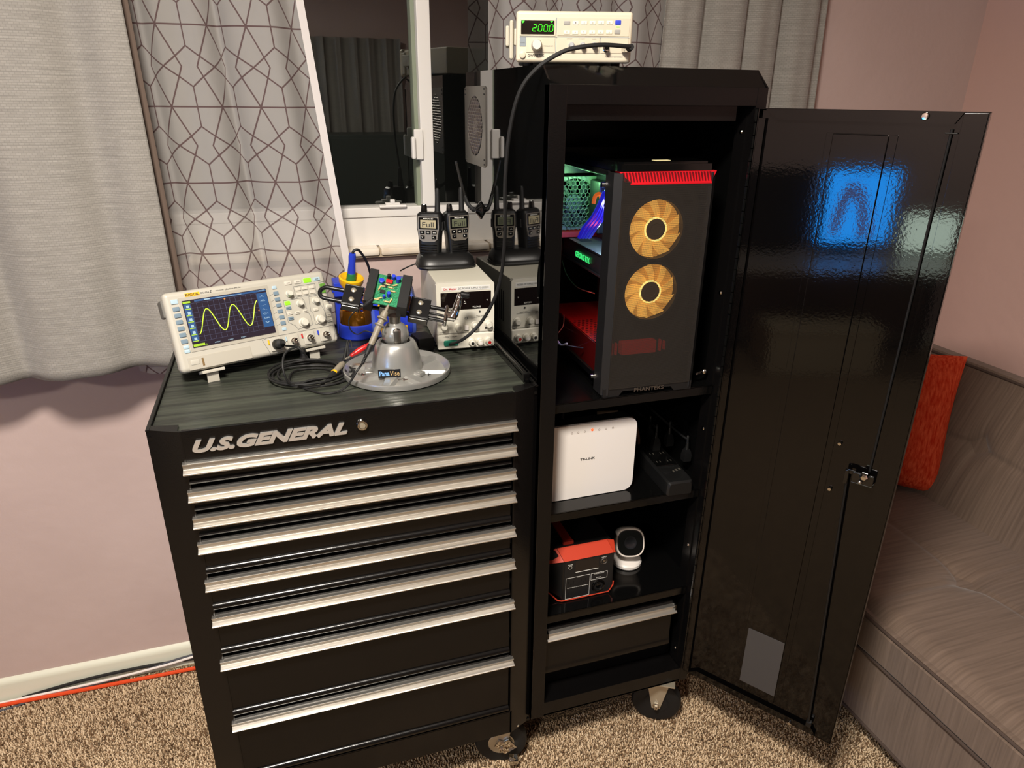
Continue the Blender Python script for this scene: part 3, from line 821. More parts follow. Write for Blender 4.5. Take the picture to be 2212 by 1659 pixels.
b = MB(); btn(b, .0180, .1346, .0125, .0085); btn(b, .0186, .0486, .0105, .0070, bev=.002); btn(b, .0186, .0406, .0105, .0070, bev=.002); btn(b, .2075, .1330, .0095, .0070, bev=.002); btn(b, .2076, .0480, .0095, .0070, bev=.002); btn(b, .2984, .1376, .0150, .0078); b.build_each('arrow_key', M_pb, SC_)
b = MB(); btn(b, .2371, .1379, .0150, .0078, bev=.002); btn(b, .2574, .1374, .0150, .0078, bev=.002)
for i in range(3):
    for j in range(2): btn(b, .2545+.0146*i, .1225-.0098*j, .0118, .0062)
for x, z in ((.2820, .0755), (.3084, .0910), (.3072, .0597), (.3066, .0485), (.2262, .0771), (.2423, .0757), (.2599, .0757)): btn(b, x, z, .0105, .0062)
b.build_each('button', mat('button_cream', (202, 197, 184), .4), SC_)
b = MB(); btn(b, .2264, .0879, .0105, .0062); btn(b, .2263, .0665, .0110, .0070); b.build_each('channel_button', M_gb, SC_)
b = MB(); btn(b, .2783, .1379, .0160, .0085); btn(b, .2263, .0984, .0110, .0075); b.bx(.2985, -.001, .0998, .3025, .001, .1022)
b.build_each('lit_button', glow('button_lit_green', (150, 255, 30), 1.6), SC_)
b = MB(); btn(b, .3081, .1225, .0110, .0085); btn(b, .3069, .1112, .0110, .0080); b.build_each('lit_key', glow('button_dim_green', (120, 180, 60), .8), SC_)
M_knob = mat('knob_ivory', (206, 202, 188), .45)
for x, z, r in ((.2337, .1161, .0062), (.2507, .0934, .0060), (.2844, .0936, .0060), (.3102, .0764, .0055), (.2496, .0537, .0088), (.2863, .0538, .0088)):
    b = MB(); b.lathe([(r*1.15, .001), (r*1.1, -.003), (r*.92, -.004), (r*.86, -.0125), (r*.72, -.0140), (0, -.0140)], (x, 0, z), (0, 1, 0), 24); b.build('knob', M_knob, SC_)
b = MB()   # outline of the control groups
def outline(b, pts, y=-.0004, w=.00035):
    for (a, c) in zip(pts, pts[1:]+pts[:1]): b.cyl((a[0], y, a[1]), (c[0], y, c[1]), w, n=4, caps=False)
outline(b, [(.219, .104), (.258, .104), (.262, .098), (.2645, .072), (.2680, .065), (.2680, .046), (.236, .042), (.232, .050), (.219, .060)])
outline(b, [(.2735, .104), (.2925, .104), (.2945, .086), (.3000, .070), (.3000, .046), (.2745, .045), (.2745, .068), (.2705, .075)])
outline(b, [(.2465, .129), (.2925, .129), (.2925, .107), (.2465, .107)])
outline(b, [(.3010, .107), (.3155, .107), (.3155, .044), (.3010, .044)]); outline(b, [(.3015, .130), (.3150, .130), (.3150, .1060), (.3015, .1060)])
outline(b, [(.1590, .0340), (.1690, .0045), (.3050, .0045), (.3120, .0200), (.3120, .0370), (.1700, .0370)])
for k in range(6): b.cyl((.1945, -.0004, .1210-k*.0122-.003), (.2020, -.0004, .1211-k*.0122), .0002, n=4, caps=False)
for k in range(6): b.cyl((.0300, -.0004, .1190-k*.0122-.003), (.0245, -.0004, .1209-k*.0122), .0002, n=4, caps=False)
b.build('panel_print', M_inkg, SC_)
for i, x in enumerate((.1843, .2201, .2541, .2890)):
    b = MB(); b.bx(x-.0125, -.0035, .0075, x+.0125, .002, .0350, .003); pl = b.build('input_panel', M_scope, SC_)
    b = MB(); b.lathe([(0, .001), (.0065, .001), (.0065, -.0035), (.0048, -.0040), (.0048, -.0140), (.0036, -.0140), (.0036, -.006), (0, -.006)], (x, -.0035, .0207), (0, 1, 0), 20); b.cyl((x, -.004, .0207), (x, -.016, .0207), .0012, n=8); b.cyl((x-.0060, -.0135, .0207), (x+.0060, -.0135, .0207), .0009, n=8)
    b.build('bnc_socket', M_chrome, pl)
    b = MB(); b.bx(x-.0155, -.003, .0230, x-.0128, .0, .0320, .0006); b.build('channel_mark', (M_yel, M_pb, M_red, M_blue)[i], pl)
b = MB(); b.bx(.0150, -.0010, .0040, .1330, .001, .0285, .001); b.build('front_recess', mat('recess_ivory', (172, 167, 154), .45), SC_)
b = MB(); btn(b, .0270, .0180, .0165, .0100, bev=.002); b.build('power_button', M_scope, SC_)
b = MB(); b.bx(.0394, -.0014, .0085, .0432, -.0008, .0235, .0004); b.build('usb_slot', mat('usb_brown', (120, 96, 60), .4), SC_)
for x0 in (.0344, .2409):
    b = MB()
    b.bx(x0, -.004, -.0070, x0+.042, .030, -.0010, .0015); b.bx(x0+.009, .004, -.0295, x0+.031, .0075, -.005, .001, M=rotm('X', 17, (0, .004, -.005)))
    b.build('tilt_foot', M_scope, SC_)

# ================================================================== power supply
PS = thing('power_supply', 'grey bench power supply with dark display, knobs and green power switch', 'power supply', (.5387, .2655, .886), (0, 0, R_(-3)))
b = MB(); b.bx(.0015, .010, .003, .1235, .245, .1470, .003); b.build('case', M_psu, PS)
b = MB(); b.poly([(.0, .036), (.1248, .036), (.1248, .143), (.1200, .1480), (.0045, .1480), (0, .143)], .012); b.build('front_bezel', M_psuf, PS)
b = MB(); b.bx(.0, -.0035, .0020, .1248, .010, .0355, .0035, seg=3); b.build('lower_panel', M_psuf, PS)
b = MB(); b.bx(.0090, -.0008, .0885, .1178, .001, .1270, .0008); ds = b.build('display', mat('power_display_black', (16, 8, 8), .08, coat=.6), PS)
b = MB(); b.text('CURRENT', .0265, .0905, .0180, .0034, -.0009, .0003); b.text('VOLTAGE', .0770, .0920, .0180, .0034, -.0009, .0003); b.text('A', .0590, .1050, .0026, .0028, -.0009, .0003); b.text('mA', .0585, .1012, .0050, .0022, -.0009, .0003); b.text('V', .1075, .1050, .0028, .0034, -.0009, .0003)
b.build('display_lettering', M_wink, ds)
b = MB(); b.bx(.0120, -.0006, .1300, .1160, .001, .1395, .0005); b.build('brand_strip', mat('pale_strip', (216, 214, 208), .4), PS)
b = MB(); b.text('Dr. Meter', .0160, .1325, .0275, .0045, -.0007, .0003, off=.01); b.build('brand_lettering', M_red, PS)
b = MB(); b.text('DC POWER SUPPLY PS-305DM', .0470, .1328, .0650, .0040, -.0007, .0003); b.build('model_lettering', M_inkg, PS)
b = MB()
for x in (.0332, .0928, .1060, .0800): b.cyl((x, -.0008, .0820 if x in (.0332, .0928) else .0440), (x, .001, .0820 if x in (.0332, .0928) else .0440), .0022, n=12)
b.text('CURRENT', .0190, .0690, .0200, .0032, 0, .0003); b.text('VOLTAGE', .0850, .0710, .0200, .0032, 0, .0003); b.text('CE', .0600, .0660, .0075, .0058, 0, .0003)
b.text('COARSE', .0060, .0395, .0120, .0024, 0, .0003); b.text('FINE', .0420, .0395, .0080, .0024, 0, .0003); b.text('AMPS', .0580, .0395, .0100, .0028, 0, .0003); b.text('FINE', .0760, .0420, .0080, .0024, 0, .0003); b.text('COARSE', .1050, .0420, .0140, .0024, 0, .0003)
b.text('▪ ON     ∎ OFF'.replace('▪', '-').replace('∎', 'I'), .0130, .0295, .0290, .0030, -.0036, .0003)
outline(b, [(.0130, .0680), (.0460, .0680), (.0460, .0675), (.0130, .0675)], 0, .0002); outline(b, [(.0800, .0700), (.1120, .0700), (.1120, .0695), (.0800, .0695)], 0, .0002)
b.cyl((.004, -.0001, .0370), (.121, -.0001, .0370), .0004, n=4)
b.build('front_lettering', M_ink, PS)
for x, z in ((.0146, .0543), (.0457, .0500), (.0809, .0531), (.1116, .0534)):
    b = MB(); b.lathe([(.0088, .001), (.0086, -.002), (.0072, -.003), (.0066, -.0120), (.0050, -.0135), (0, -.0135)], (x, 0, z), (0, 1, 0), 24); k_ = b.build('knob', M_knob, PS)
b = MB(); b.bx(.0588, -.0050, .0430, .0676, .001, .0540, .0015); b.build('range_switch', M_white, PS)
b = MB(); b.bx(.0126, -.0075, .0098, .0440, .0, .0232, .005, seg=3); b.build('power_switch', M_green, PS)
for x, m_ in ((.0733, M_dark), (.0911, M_white), (.1104, M_red)):
    b = MB(); b.lathe([(.0085, .0), (.0080, -.004), (.0066, -.005), (.0064, -.0150), (.0052, -.0160), (.0036, -.0160), (.0036, -.011), (0, -.011)], (x, -.0035, .0170), (0, 1, 0), 20); p_ = b.build('binding_post', M_psuf, PS)
    b = MB(); b.lathe([(0, -.0165), (.0036, -.0165), (.0036, -.0112), (0, -.0112)], (x, -.0035, .0170), (0, 1, 0), 12); b.build('post_core', m_, p_)
b = MB()
for x in (.02, .105):
    for y in (.02, .22): b.cyl((x, y, 0), (x, y, .004), .007, n=12)
b.build_each('foot', M_rub, PS)
b = MB()
for k in range(12): b.bx(.1230, .05+k*.012, .04, .1238, .055+k*.012, .11)
b.build('side_vents', M_dark, PS)

# ================================================================== radios
CH = thing('radio_charger', 'black twin radio charging cradle standing on the power supply', 'charger', (.596, .424, 1.0335), (0, 0, R_(-2)))
def sup(a, c, z, y0=0, n=40, e=.55):
    o = []
    for i in range(n):
        t = 2*PI*i/n; cx, sx = math.cos(t), math.sin(t)
        o.append((a*math.copysign(abs(cx)**e, cx), y0+c*math.copysign(abs(sx)**e, sx), z))
    return o
b = MB(); b.loft([sup(.066, .042, 0), sup(.068, .044, .004), sup(.067, .043, .0075), sup(.0655, .0415, .008), sup(.0655, .0415, .012), sup(.063, .038, .022, .003), sup(.055, .032, .030, .006), sup(.042, .024, .033, .008), sup(.02, .012, .0335, .008)]); b.build('cradle', M_plk, CH)
b = MB(); b.text('MIDLAND', -.0175, .0100, .0385, .0070, -.0400, .0008, off=.02, M=rotm('X', -12, (0, -.040, .0)) @ Matrix.Translation((0, .0000, 0))); b.build('cradle_lettering', M_wink, CH)
M_slv = mat('radio_silver_trim', (146, 138, 126), .35, metal=.6)
def radio(label, x, yaw, lcd_dim):
    r = thing('two_way_radio', label, 'radio', (x, .432, 1.0335+.028), (R_(-4), 0, R_(yaw)), 'two-way radios charging on the power supply')
    b = MB()
    secs = []
    for z, wx, wy in ((0, .0235, .016), (.012, .0245, .017), (.038, .0255, .0175), (.060, .0285, .0185), (.080, .0290, .0185), (.089, .0270, .0170), (.093, .0220, .0130)):
        secs.append([(p[0], p[1], z) for p in sup(wx, wy, z, 0, 32, .45)])
    b.loft(secs); b.build('radio_body', M_plk, r)
    b = MB(); b.lathe([(.0072, 0), (.0072, .006), (.0063, .008), (.0052, .040), (.0048, .052), (.003, .056), (0, .057)], (.0165, .002, .088), (0, 0, 1), 18); b.build('antenna', M_rub, r)
    b = MB(); b.lathe([(.0065, 0), (.0062, .003), (.0075, .004), (.0062, .016), (.0050, .019), (0, .0195)], (-.0140, .001, .090), (0, 0, 1), 9); b.build('volume_knob', M_plg, r)
    fy = -.0190
    b = MB(); ip = [(-.0235, .084), (.0235, .084), (.0245, .060), (.0205, .034), (.0135, .029), (-.0135, .029), (-.0205, .034), (-.0245, .060)]
    b.poly(ip, .004, M=Matrix.Translation((0, fy, 0))); b.build('trim_plate', M_slv, r)
    b = MB(); b.bx(-.0215, fy-.0010, .0560, .0215, fy+.001, .0820, .002); sb = b.build('screen_surround', M_plg, r)
    b = MB(); b.bx(-.0175, fy-.0016, .0590, .0175, fy-.0005, .0765, .0012); b.build('lcd', mat('lcd_olive_%d' % lcd_dim, (168, 158, 128) if not lcd_dim else (92, 96, 76), .3), sb)
    b = MB(); b.text('Full', -.0130, .0610, .0260, .0110, fy-.0016, .0003); b.build('lcd_digits', M_ink, sb)
    b = MB(); b.text('MIDLAND', -.0110, .0780, .0230, .0028, fy-.0011, .0003, off=.02); b.build('brand_lettering', M_wink, sb)
    b = MB()
    for i in range(3):
        b.bx(-.0195+.0140*i, fy-.0020, .0455, -.0085+.0140*i, fy, .0535, .0015)
    b.bx(-.0180, fy-.0020, .0350, -.0080, fy, .0430, .0015); b.bx(.0080, fy-.0020, .0350, .0180, fy, .0430, .0015); b.build_each('key', M_plg, r)
    b = MB()
    for i, s in enumerate(('▲', 'MENU', '▣')): b.text(('A', 'MENU', 'H')[i], -.0165+.0140*i, .0480, .0050, .0030, fy-.0020, .0003)
    b.text('V', -.0150, .0375, .004, .003, fy-.002, .0003); b.text('L', .0110, .0375, .004, .003, fy-.002, .0003); b.build('key_symbols', M_wink, r)
    b = MB()
    for k in range(4): b.tube([(-.0190, -.0172, .0050+k*.0055), (0, -.0188, .0042+k*.0055), (.0190, -.0172, .0050+k*.0055)], .0011, 6)
    b.build('speaker_ribs', M_plg, r)
    b = MB(); b.bx(.0262, -.006, .052, .0300, .006, .072, .0015); b.bx(-.0300, -.006, .052, -.0262, .006, .072, .0015); b.build_each('side_grip', M_rub, r)
radio('black two-way radio with bright olive screen in the left slot of the cradle', .5640, -26, 0)
radio('black two-way radio turned right with darker screen in the right cradle slot', .6260, 9, 1)
# magnetic antenna stuck on the locker side
AM = thing('antenna_mount', 'black suction-cup antenna holder stuck on the mirror-black side of the tall locker', 'antenna', (.6825, .432, 1.155))
b = MB(); b.lathe([(0, -.0125), (.006, -.0125), (.010, -.009), (.019, -.003), (.021, -.0005), (0, -.0004)], (0, 0, 0), (1, 0, 0), 28); b.build('suction_cup', M_plg, AM)
b = MB(); b.cyl((-.0125, 0, 0), (-.018, 0, .004), .005); b.tube([(-.016, 0, .0), (-.026, .012, .012), (-.0325, .018, .030)], .0045, 8, smooth=4); b.build('antenna_base', M_rub, AM)
b = MB(); b.cyl((-.0325, .018, .030), (-.0515, .018, .106), .0036, .0028, n=12); b.build('antenna_whip', mat('dark_steel', (90, 88, 84), .3, metal=.9), AM)

# ================================================================== signal generator
_p0 = at(1114, 134, .105); _n = Vector((math.sin(YAW), math.cos(YAW), 0)); _e = Vector((math.cos(YAW), -math.sin(YAW), 0))
def offg(u, v, o): d = ray(u, v); return CAMP + d*(((_p0-CAMP).dot(_n)-o)/d.dot(_n))
def onfg(u, v): d = ray(u, v); return CAMP + d*((_p0-CAMP).dot(_n)/d.dot(_n))
_w = (onfg(1366, 80)-onfg(1115, 80)).dot(_e); _h = (onfg(1240, 22)-onfg(1240, 134)).z
print('FG', _p0, _w, _h)
FG = thing('signal_generator', 'cream signal generator on top of the locker, green display reading 200.0', 'signal generator', (_p0.x, _p0.y, 1.4445), (0, 0, -YAW))
_fz = _p0.z-1.4445
G = Matrix.Translation((0, 0, _fz)) @ Matrix.Diagonal((_w/.2275, 1, _h/.0862, 1)) @ Matrix.Translation((-.0095, 0, 0))
b = MB(G)
b.bx(.0150, .012, .004, .2320, .262, .0820, .005); b.build('case', M_fg, FG)
b = MB(G); b.bx(.0095, 0, .0, .2370, .020, .0862, .006, seg=3); b.build('front_bezel', M_fg, FG)
b = MB(G); b.bx(.0165, -.0012, .0440, .0865, .001, .0725, .0008); b.bx(.0900, -.0012, .0450, .2305, .001, .0750, .0006); b.bx(.0300, -.0012, .0165, .0860, .001, .0420, .0006); b.bx(.0900, -.0012, .0165, .1735, .001, .0425, .0006); b.bx(.1760, -.0012, .0165, .2305, .001, .0425, .0006); b.build('control_panels', M_fgl, FG)
b = MB(G); b.bx(.0168, -.0010, .0270, .0290, .001, .0420, .0003); b.bx(.0165, -.0008, .0425, .2310, .0008, .0434); b.bx(.0874, -.0008, .0160, .0886, .0008, .0750); b.bx(.1742, -.0008, .0160, .1750, .0008, .0425); b.build('grey_accents', mat('generator_blue_grey', (128, 136, 142), .5), FG)
b = MB(G); b.bx(.0190, -.0022, .0470, .0840, .001, .0700, .0008); dd = b.build('display', mat('generator_display', (14, 10, 6), .1, coat=.5), FG)
def digit(b, ch, x, z, w, h, t=.0013, y=-.0024, sh=.12):
    S = {'0': 'abcdef', '2': 'abged', '.': ''}[ch]
    X = lambda dx, dz: x+dx+dz*sh
    seg = {'a': ((.15, 1), (.85, 1)), 'b': ((1, .95), (1, .55)), 'c': ((1, .45), (1, .05)), 'd': ((.15, 0), (.85, 0)), 'e': ((0, .45), (0, .05)), 'f': ((0, .95), (0, .55)), 'g': ((.15, .5), (.85, .5))}
    for s in S:
        (a, c), (d, e) = seg[s]
        b.cyl((X(a*w, c*h), y, z+c*h), (X(d*w, e*h), y, z+e*h), t/2, n=6)
b = MB(G)
for i, ch in enumerate('2000'): digit(b, ch, .0415+i*.0108, .0522, .0070, .0105)
b.bx(.0722, -.0028, .0516, .0734, -.0022, .0530)
b.poly([(.0200, .0690), (.0260, .0690), (.0240, .0662), (.0220, .0650)], .0003, M=Matrix.Translation((0, -.0025, 0))); b.poly([(.0755, .0690), (.0810, .0690), (.0785, .0662)], .0003, M=Matrix.Translation((0, -.0025, 0)))
b.build('green_digits', glow('vfd_green', (60, 255, 30), 2.0), dd)
b = MB(G)
for r_ in range(2):
    for k in range(1, 6 if r_ == 0 else 6): btn(b, .1084+k*.01655, .0660-r_*.0155+.0003*k, .0122, .0066)
btn(b, .1090, .0508, .0122, .0066)
b.build_each('key', mat('generator_key', (236, 224, 200), .4), FG)
b = MB(G); btn(b, .1084, .0662, .0125, .0070); btn(b, .2074, .0525, .0115, .0075); b.build_each('grey_key', mat('key_grey', (150, 148, 142), .4), FG)
b = MB(G); btn(b, .2076, .0680, .0115, .0078); b.build('shift_key', M_blue, FG)
b = MB(G); b.bx(.2040, -.0018, .0600, .2108, .0, .0614); b.build('output_led', glow('led_green', (150, 255, 40), 1.6), FG)
b = MB(G)
for k, s in enumerate('12345'): b.text(s, .1250+k*.01655-.001, .0655, .0020, .0026, -.0024, .0003)
for k, s in enumerate('067890'): b.text(s, .1084+k*.01655-.001, .0498, .0020, .0026, -.0024, .0003)
b.text('FREQUENCY', .0640, .0265, .0190, .0020, -.0012, .0003)
b.text('OFFSET', .1090, .0395, .0110, .0016, -.0012, .0003); b.text('SYMMETRY', .1320, .0395, .0130, .0016, -.0012, .0003); b.text('AMPL', .1590, .0395, .0080, .0016, -.0012, .0003); b.text('Function Generator', .1860, .0095, .0360, .0030, 0, .0003); b.text('SFG-1013', .0840, .0100, .0150, .0036, 0, .0003); b.text('POWER', .0180, .0320, .0090, .0018, -.001, .0003)
b.build('front_lettering', M_inkg, FG)
b = MB(G); b.text('GWINSTEK', .0330, .0095, .0330, .0046, 0, .0004, off=.02); b.build('brand_lettering', M_ink, FG)
b = MB(G); b.lathe([(.0110, .001), (.0108, -.004), (.0098, -.006), (.0092, -.0170), (.0080, -.0185), (0, -.0185)], (.0502, 0, .0290), (0, 1, 0), 28); b.build('tuning_knob', M_knob, FG)
M_kb = mat('knob_blue_grey', (170, 172, 172), .4)
for x in (.1185, .1406, .1635):
    b = MB(G); b.lathe([(.0062, .001), (.0060, -.0030), (.0050, -.004), (.0046, -.0130), (.0036, -.0142), (0, -.0142)], (x, 0, .0292), (0, 1, 0), 20); b.build('knob', M_kb, FG)
b = MB(G); b.lathe([(.0062, .001), (.0060, -.0030), (.0050, -.0036), (0, -.0036)], (.0228, 0, .0125), (0, 1, 0), 20); b.build('power_button', M_fgl, FG)
for x in (.1871, .2237):
    b = MB(G); b.lathe([(.0065, .001), (.0065, -.003), (.0048, -.004), (.0048, -.0135), (.0034, -.0135), (.0034, -.006), (0, -.006)], (x, 0, .0245), (0, 1, 0), 18); b.build('bnc_socket', M_chrome, FG)
b = MB(G); b.bx(-.004, .030, .006, .005, .052, .074, .004); b.bx(.005, .034, .030, .0155, .054, .060, .003); b.bx(-.012, .050, .030, -.004, .110, .066, .003); b.build('carry_handle', mat('handle_grey', (190, 184, 166), .45), FG)
b = MB()
for x in (.022, _w-.022):
    for y in (.03, .24): b.cyl((x, y, 0), (x, y, max(.003, _fz+.004)), .008, n=14)
b.build_each('foot', M_rub, FG)
# coax cable from the generator
cx = thing('coax_cable', 'black coaxial cable arching from the signal generator down to the bench', 'cable', (0, 0, 0))
fgM = Matrix.Translation((_p0.x, _p0.y, 1.4445)) @ Matrix.Rotation(-YAW, 4, 'Z') @ G
s0 = fgM @ Vector((.2237, -.010, .0245))
pts = [s0, s0+Vector((.0, -.020, .001)), offg(1310, 97, .045), offg(1265, 100, .055), offg(1215, 112, .060), offg(1160, 148, .060), offg(1122, 200, .055), at(1100, 290, .07), at(1091, 400, .09), at(1091, 500, .11), at(1085, 580, .14), at(1070, 640, .16), at(1040, 695, .18), at(1000, 733, .19)]
pts += [atz(960, 746, .8895), atz(925, 743, .8855), atz(880, 735, .8855), atz(830, 738, .8855), atz(790, 745, .8855)]
MB().tube(pts, .0034, 10, smooth=8).build('cable_sheath', M_rub, cx)
b = MB(); b.cyl(s0+Vector((0, .004, 0)), s0+Vector((0, -.014, 0)), .0062, n=14); b.build('bnc_plug', M_chrome, cx)
b = MB(); b.cyl(s0+Vector((0, -.014, 0)), s0+Vector((-.001, -.024, .001)), .0060, .0045, n=12); b.build('plug_boot', M_rub, cx)
# ================================================================== vise with tray
TZ = .8815
vc = atz(858, 797, TZ+.006)
VB = thing('tray_base_vise', 'silver circuit board vise on a round parts tray base, jaws tilted up', 'vise', (vc.x, vc.y, TZ))
b = MB(); b.lathe([(0, .003), (.085, .003), (.094, .0035), (.101, .010), (.1035, .0125), (.1055, .0120), (.1065, .0090), (.1060, .0020), (.1030, 0), (0, 0)], n=72); tr = b.build('parts_tray', M_vise, VB)
b = MB()
for k, a in enumerate((-112, -68, -20, 30, 90, 150, 205)):     # shallow raised bosses between the tray pockets
    Mx = Matrix.Rotation(R_(a), 4, 'Z')
    b.loft([[(.046, -.016, .003), (.0985, -.011, .003), (.0985, .011, .003), (.046, .016, .003)], [(.046, -.011, .0085), (.0975, -.006, .0085), (.0975, .006, .0085), (.046, .011, .0085)]], M=Mx)
b.build_each('tray_ridge', M_vise, tr)
b = MB()
for a in (-48, 70, 172):
    Mx = Matrix.Rotation(R_(a), 4, 'Z'); b.bx(.044, -.010, .003, .064, .010, .012, .003, M=Mx); b.cyl((.054, 0, .011), (.054, 0, .0135), .0055, n=16, M=Mx)
b.build_each('mounting_lug', M_vise, tr)
b = MB(); b.lathe([(.0495, .003), (.0500, .012), (.0475, .030), (.0440, .048), (.0400, .060), (.0360, .066), (.0310, .0685), (.0285, .0660), (.0280, .055), (0, .055)], n=56); b.build('base_housing', M_vise, VB)
q = atz(838, 792, TZ)-vc; vb_ = Vector((q.x, q.y, 0)); ang = math.atan2(at(838, 792, .13).y-vc.y, at(838, 792, .13).x-vc.x)
LM = Matrix.Rotation(R_(-8), 4, 'Z') @ Matrix.Translation((-.0155, -.0492, .016)) @ Matrix.Rotation(R_(-7), 4, 'X')
b = MB(LM); b.bx(-.0215, -.0008, -.0085, .0215, .0008, .0085, .0006); lb = b.build('logo_label', mat('label_black', (20, 20, 24), .3), VB)
b = MB(LM); b.text('Pana', -.0190, -.0040, .0190, .0095, -.0009, .0003, off=.03); b.build('label_lettering', mat('label_blue', (120, 170, 230), .4), lb)
b = MB(LM); b.text('Vise', .0010, -.0040, .0180, .0090, -.0009, .0003, off=.0); b.build('label_lettering', mat('label_tan', (190, 160, 110), .4), lb)
b = MB(); b.ball((0, 0, .0795), .0265, seg=36); bl = b.build('swivel_ball', M_vise, VB)
b = MB(); b.bx(-.0085, -.0272, .066, .0085, .000, .097, .006); b.cyl((0, 0, .09), (0, -.002, .118), .010, .012); b.build('ball_clamp', M_steel, bl)
# the tilted head: frame X along the rails, D across, Nn towards the viewer
O = at(838, 626, .20) - vc; O.z = at(838, 626, .20).z - TZ; O = Vector((at(838, 626, .20).x-vc.x, .20-vc.y, O.z))
Xa = Vector((.94, -.25, -.20)).normalized(); Da = Vector((.40, .72, .56)); Da = (Da-Xa*Da.dot(Xa)).normalized(); Na = Xa.cross(Da)
HM = Matrix((Xa, Da, Na)).transposed().to_4x4(); HM.translation = O
M_rail = mat('black_oxide_steel', (16, 16, 17), .35)
b = MB(HM)
arc = [(-.118-.014*math.sin(PI*k/10), -.014*math.cos(PI*k/10), -.047) for k in range(11)]
b.tube([(.118, -.014, -.047)]+[(x, y, z) for x, y, z in arc]+[(.118, .014, -.047)], .0042, 12); b.build('guide_rails', M_rail, VB)
b = MB(HM)
def jaw(b, x0, x1, s):
    pts = [(-.036, -.030), (.036, -.030), (.040, -.020), (.040, .006), (.034, .012), (-.034, .012), (-.040, .006), (-.040, -.022)]
    b.loft([[(x, p[0], p[1]) for p in pts] for x in (x0, x1)])
    for k in range(7): b.bx(x1-.001 if s > 0 else x0-.001, -.033+k*.010, -.026, x1+.001 if s > 0 else x0+.001, -.028+k*.010, .009, .0006)
jaw(b, -.0400, -.0240, -1); b.build('rubber_jaw', M_rub, VB)
b = MB(HM); jaw(b, .0235, .0420, 1); b.build('rubber_jaw', M_rub, VB)
def carriage(x0, x1, screws=True):
    b = MB(HM)
    b.bx(x0, -.023, -.0400, x1, .023, -.0370, .0012); b.bx(x0, -.025, -.0580, x1, -.0225, -.0370, .001); b.bx(x0, .0225, -.0580, x1, .025, -.0370, .001); b.bx(x0+.004, -.022, -.056, x1-.004, .022, -.0400, .001)
    o = b.build('carriage_bracket', M_rail, VB)
    b = MB(HM); b.bx(x0+.002, -.0262, -.0570, x1-.002, -.0245, -.0420, .0006); b.build('bracket_side', M_steel, o)
    if screws:
        b = MB(HM)
        for y in (-.011, .012): b.lathe([(0, .0022), (.003, .0020), (.0052, .0008), (.0055, 0)], ((x0+x1)/2, y, -.0370), (0, 0, 1), 16)
        b.build_each('bracket_screw', M_zinc, o)
carriage(-.086, -.050); carriage(.046, .086)
b = MB(HM); b.bx(-.012, -.020, -.060, .030, .020, -.034, .002); b.build('center_block', M_steel, VB)
b = MB(HM); b.bx(-.046, -.015, -.038, -.026, .015, -.026, .001); b.bx(.026, -.015, -.038, .046, .015, -.026, .001); b.bx(-.002, -.020, -.034, .022, .010, -.012, .001); b.build_each('jaw_mount', mat('copper_brown', (122, 84, 64), .4, metal=.4), VB)
b = MB(HM); b.cyl((-.05, 0, -.049), (.125, 0, -.049), .0026, n=12); b.build('lead_screw', M_rail, VB)
b = MB(HM); b.bx(.116, -.022, -.056, .124, .022, -.038, .003); b.build('end_bracket', M_chrome, VB)
b = MB(HM); b.cyl((.120, 0, -.047), (.138, 0, -.047), .0095, n=18); b.tube([(.132, -.002, -.047), (.137, .010, -.040), (.140, .030, -.022), (.141, .037, -.016)], .005, 12, smooth=4, radii=[.0095, .008, .0065, .006]); cr_ = b.build('crank_arm', M_chrome, VB)
b = MB(HM); b.lathe([(.004, 0), (.0065, .002), (.0065, .016), (.005, .019), (0, .019)], (.140, .036, -.015), (1, 0, 0), 16); b.build('crank_knob', M_plk, cr_)
# screws lying in the tray
scr_i = 0
def tray_screw(u, v, ang, L=.010, mtl=None, label=''):
    p = atz(u, v, TZ+.0052)
    t = thing('machine_screw', label, 'screw', (p.x, p.y, TZ+.0052), (0, 0, R_(ang)), 'screws lying in the vise tray')
    b = MB(); b.cyl((0, 0, 0), (L, 0, 0), .0012, n=8); b.cyl((-.0015, 0, 0), (0, 0, 0), .0028, n=10); b.build('screw', mtl, t)
for (u, v, a, L, mt, lb_) in ((762, 787, 100, .006, M_rub, 'short dark screw near the rear left of the vise tray'),
        (762, 797, 20, .006, M_rub, 'tiny dark screw below the short one at left of the vise tray'),
        (757, 803, 60, .008, M_rub, 'dark screw by the left rim of the vise tray, lower of two'),
        (765, 803, 80, .008, M_rub, 'dark screw crossing its neighbour at left of the vise tray'),
        (776, 808, -50, .014, M_chrome, 'bright long screw pointing forward at left of the vise tray'),
        (783, 809, -35, .012, M_rub, 'long dark screw next to the bright one in the vise tray'),
        (792, 813, -20, .012, M_rub, 'long dark screw in middle of the screw cluster in the vise tray'),
        (798, 818, 20, .009, M_rub, 'dark screw at right end of the screw cluster in the vise tray'),
        (860, 820, 8, .013, M_chrome, 'bright silver screw at the front of the vise tray, left of its pair'),
        (872, 821, 5, .013, M_chrome, 'bright silver screw at the front of the vise tray, right of its pair'),
        (926, 808, 0, .004, M_rub, 'small black nut-like screw alone at the right of the vise tray'),
        (833, 823, 90, .004, M_rub, 'small black screw standing alone at the front of the vise tray')):
    tray_screw(u, v, a, L, mt, lb_)
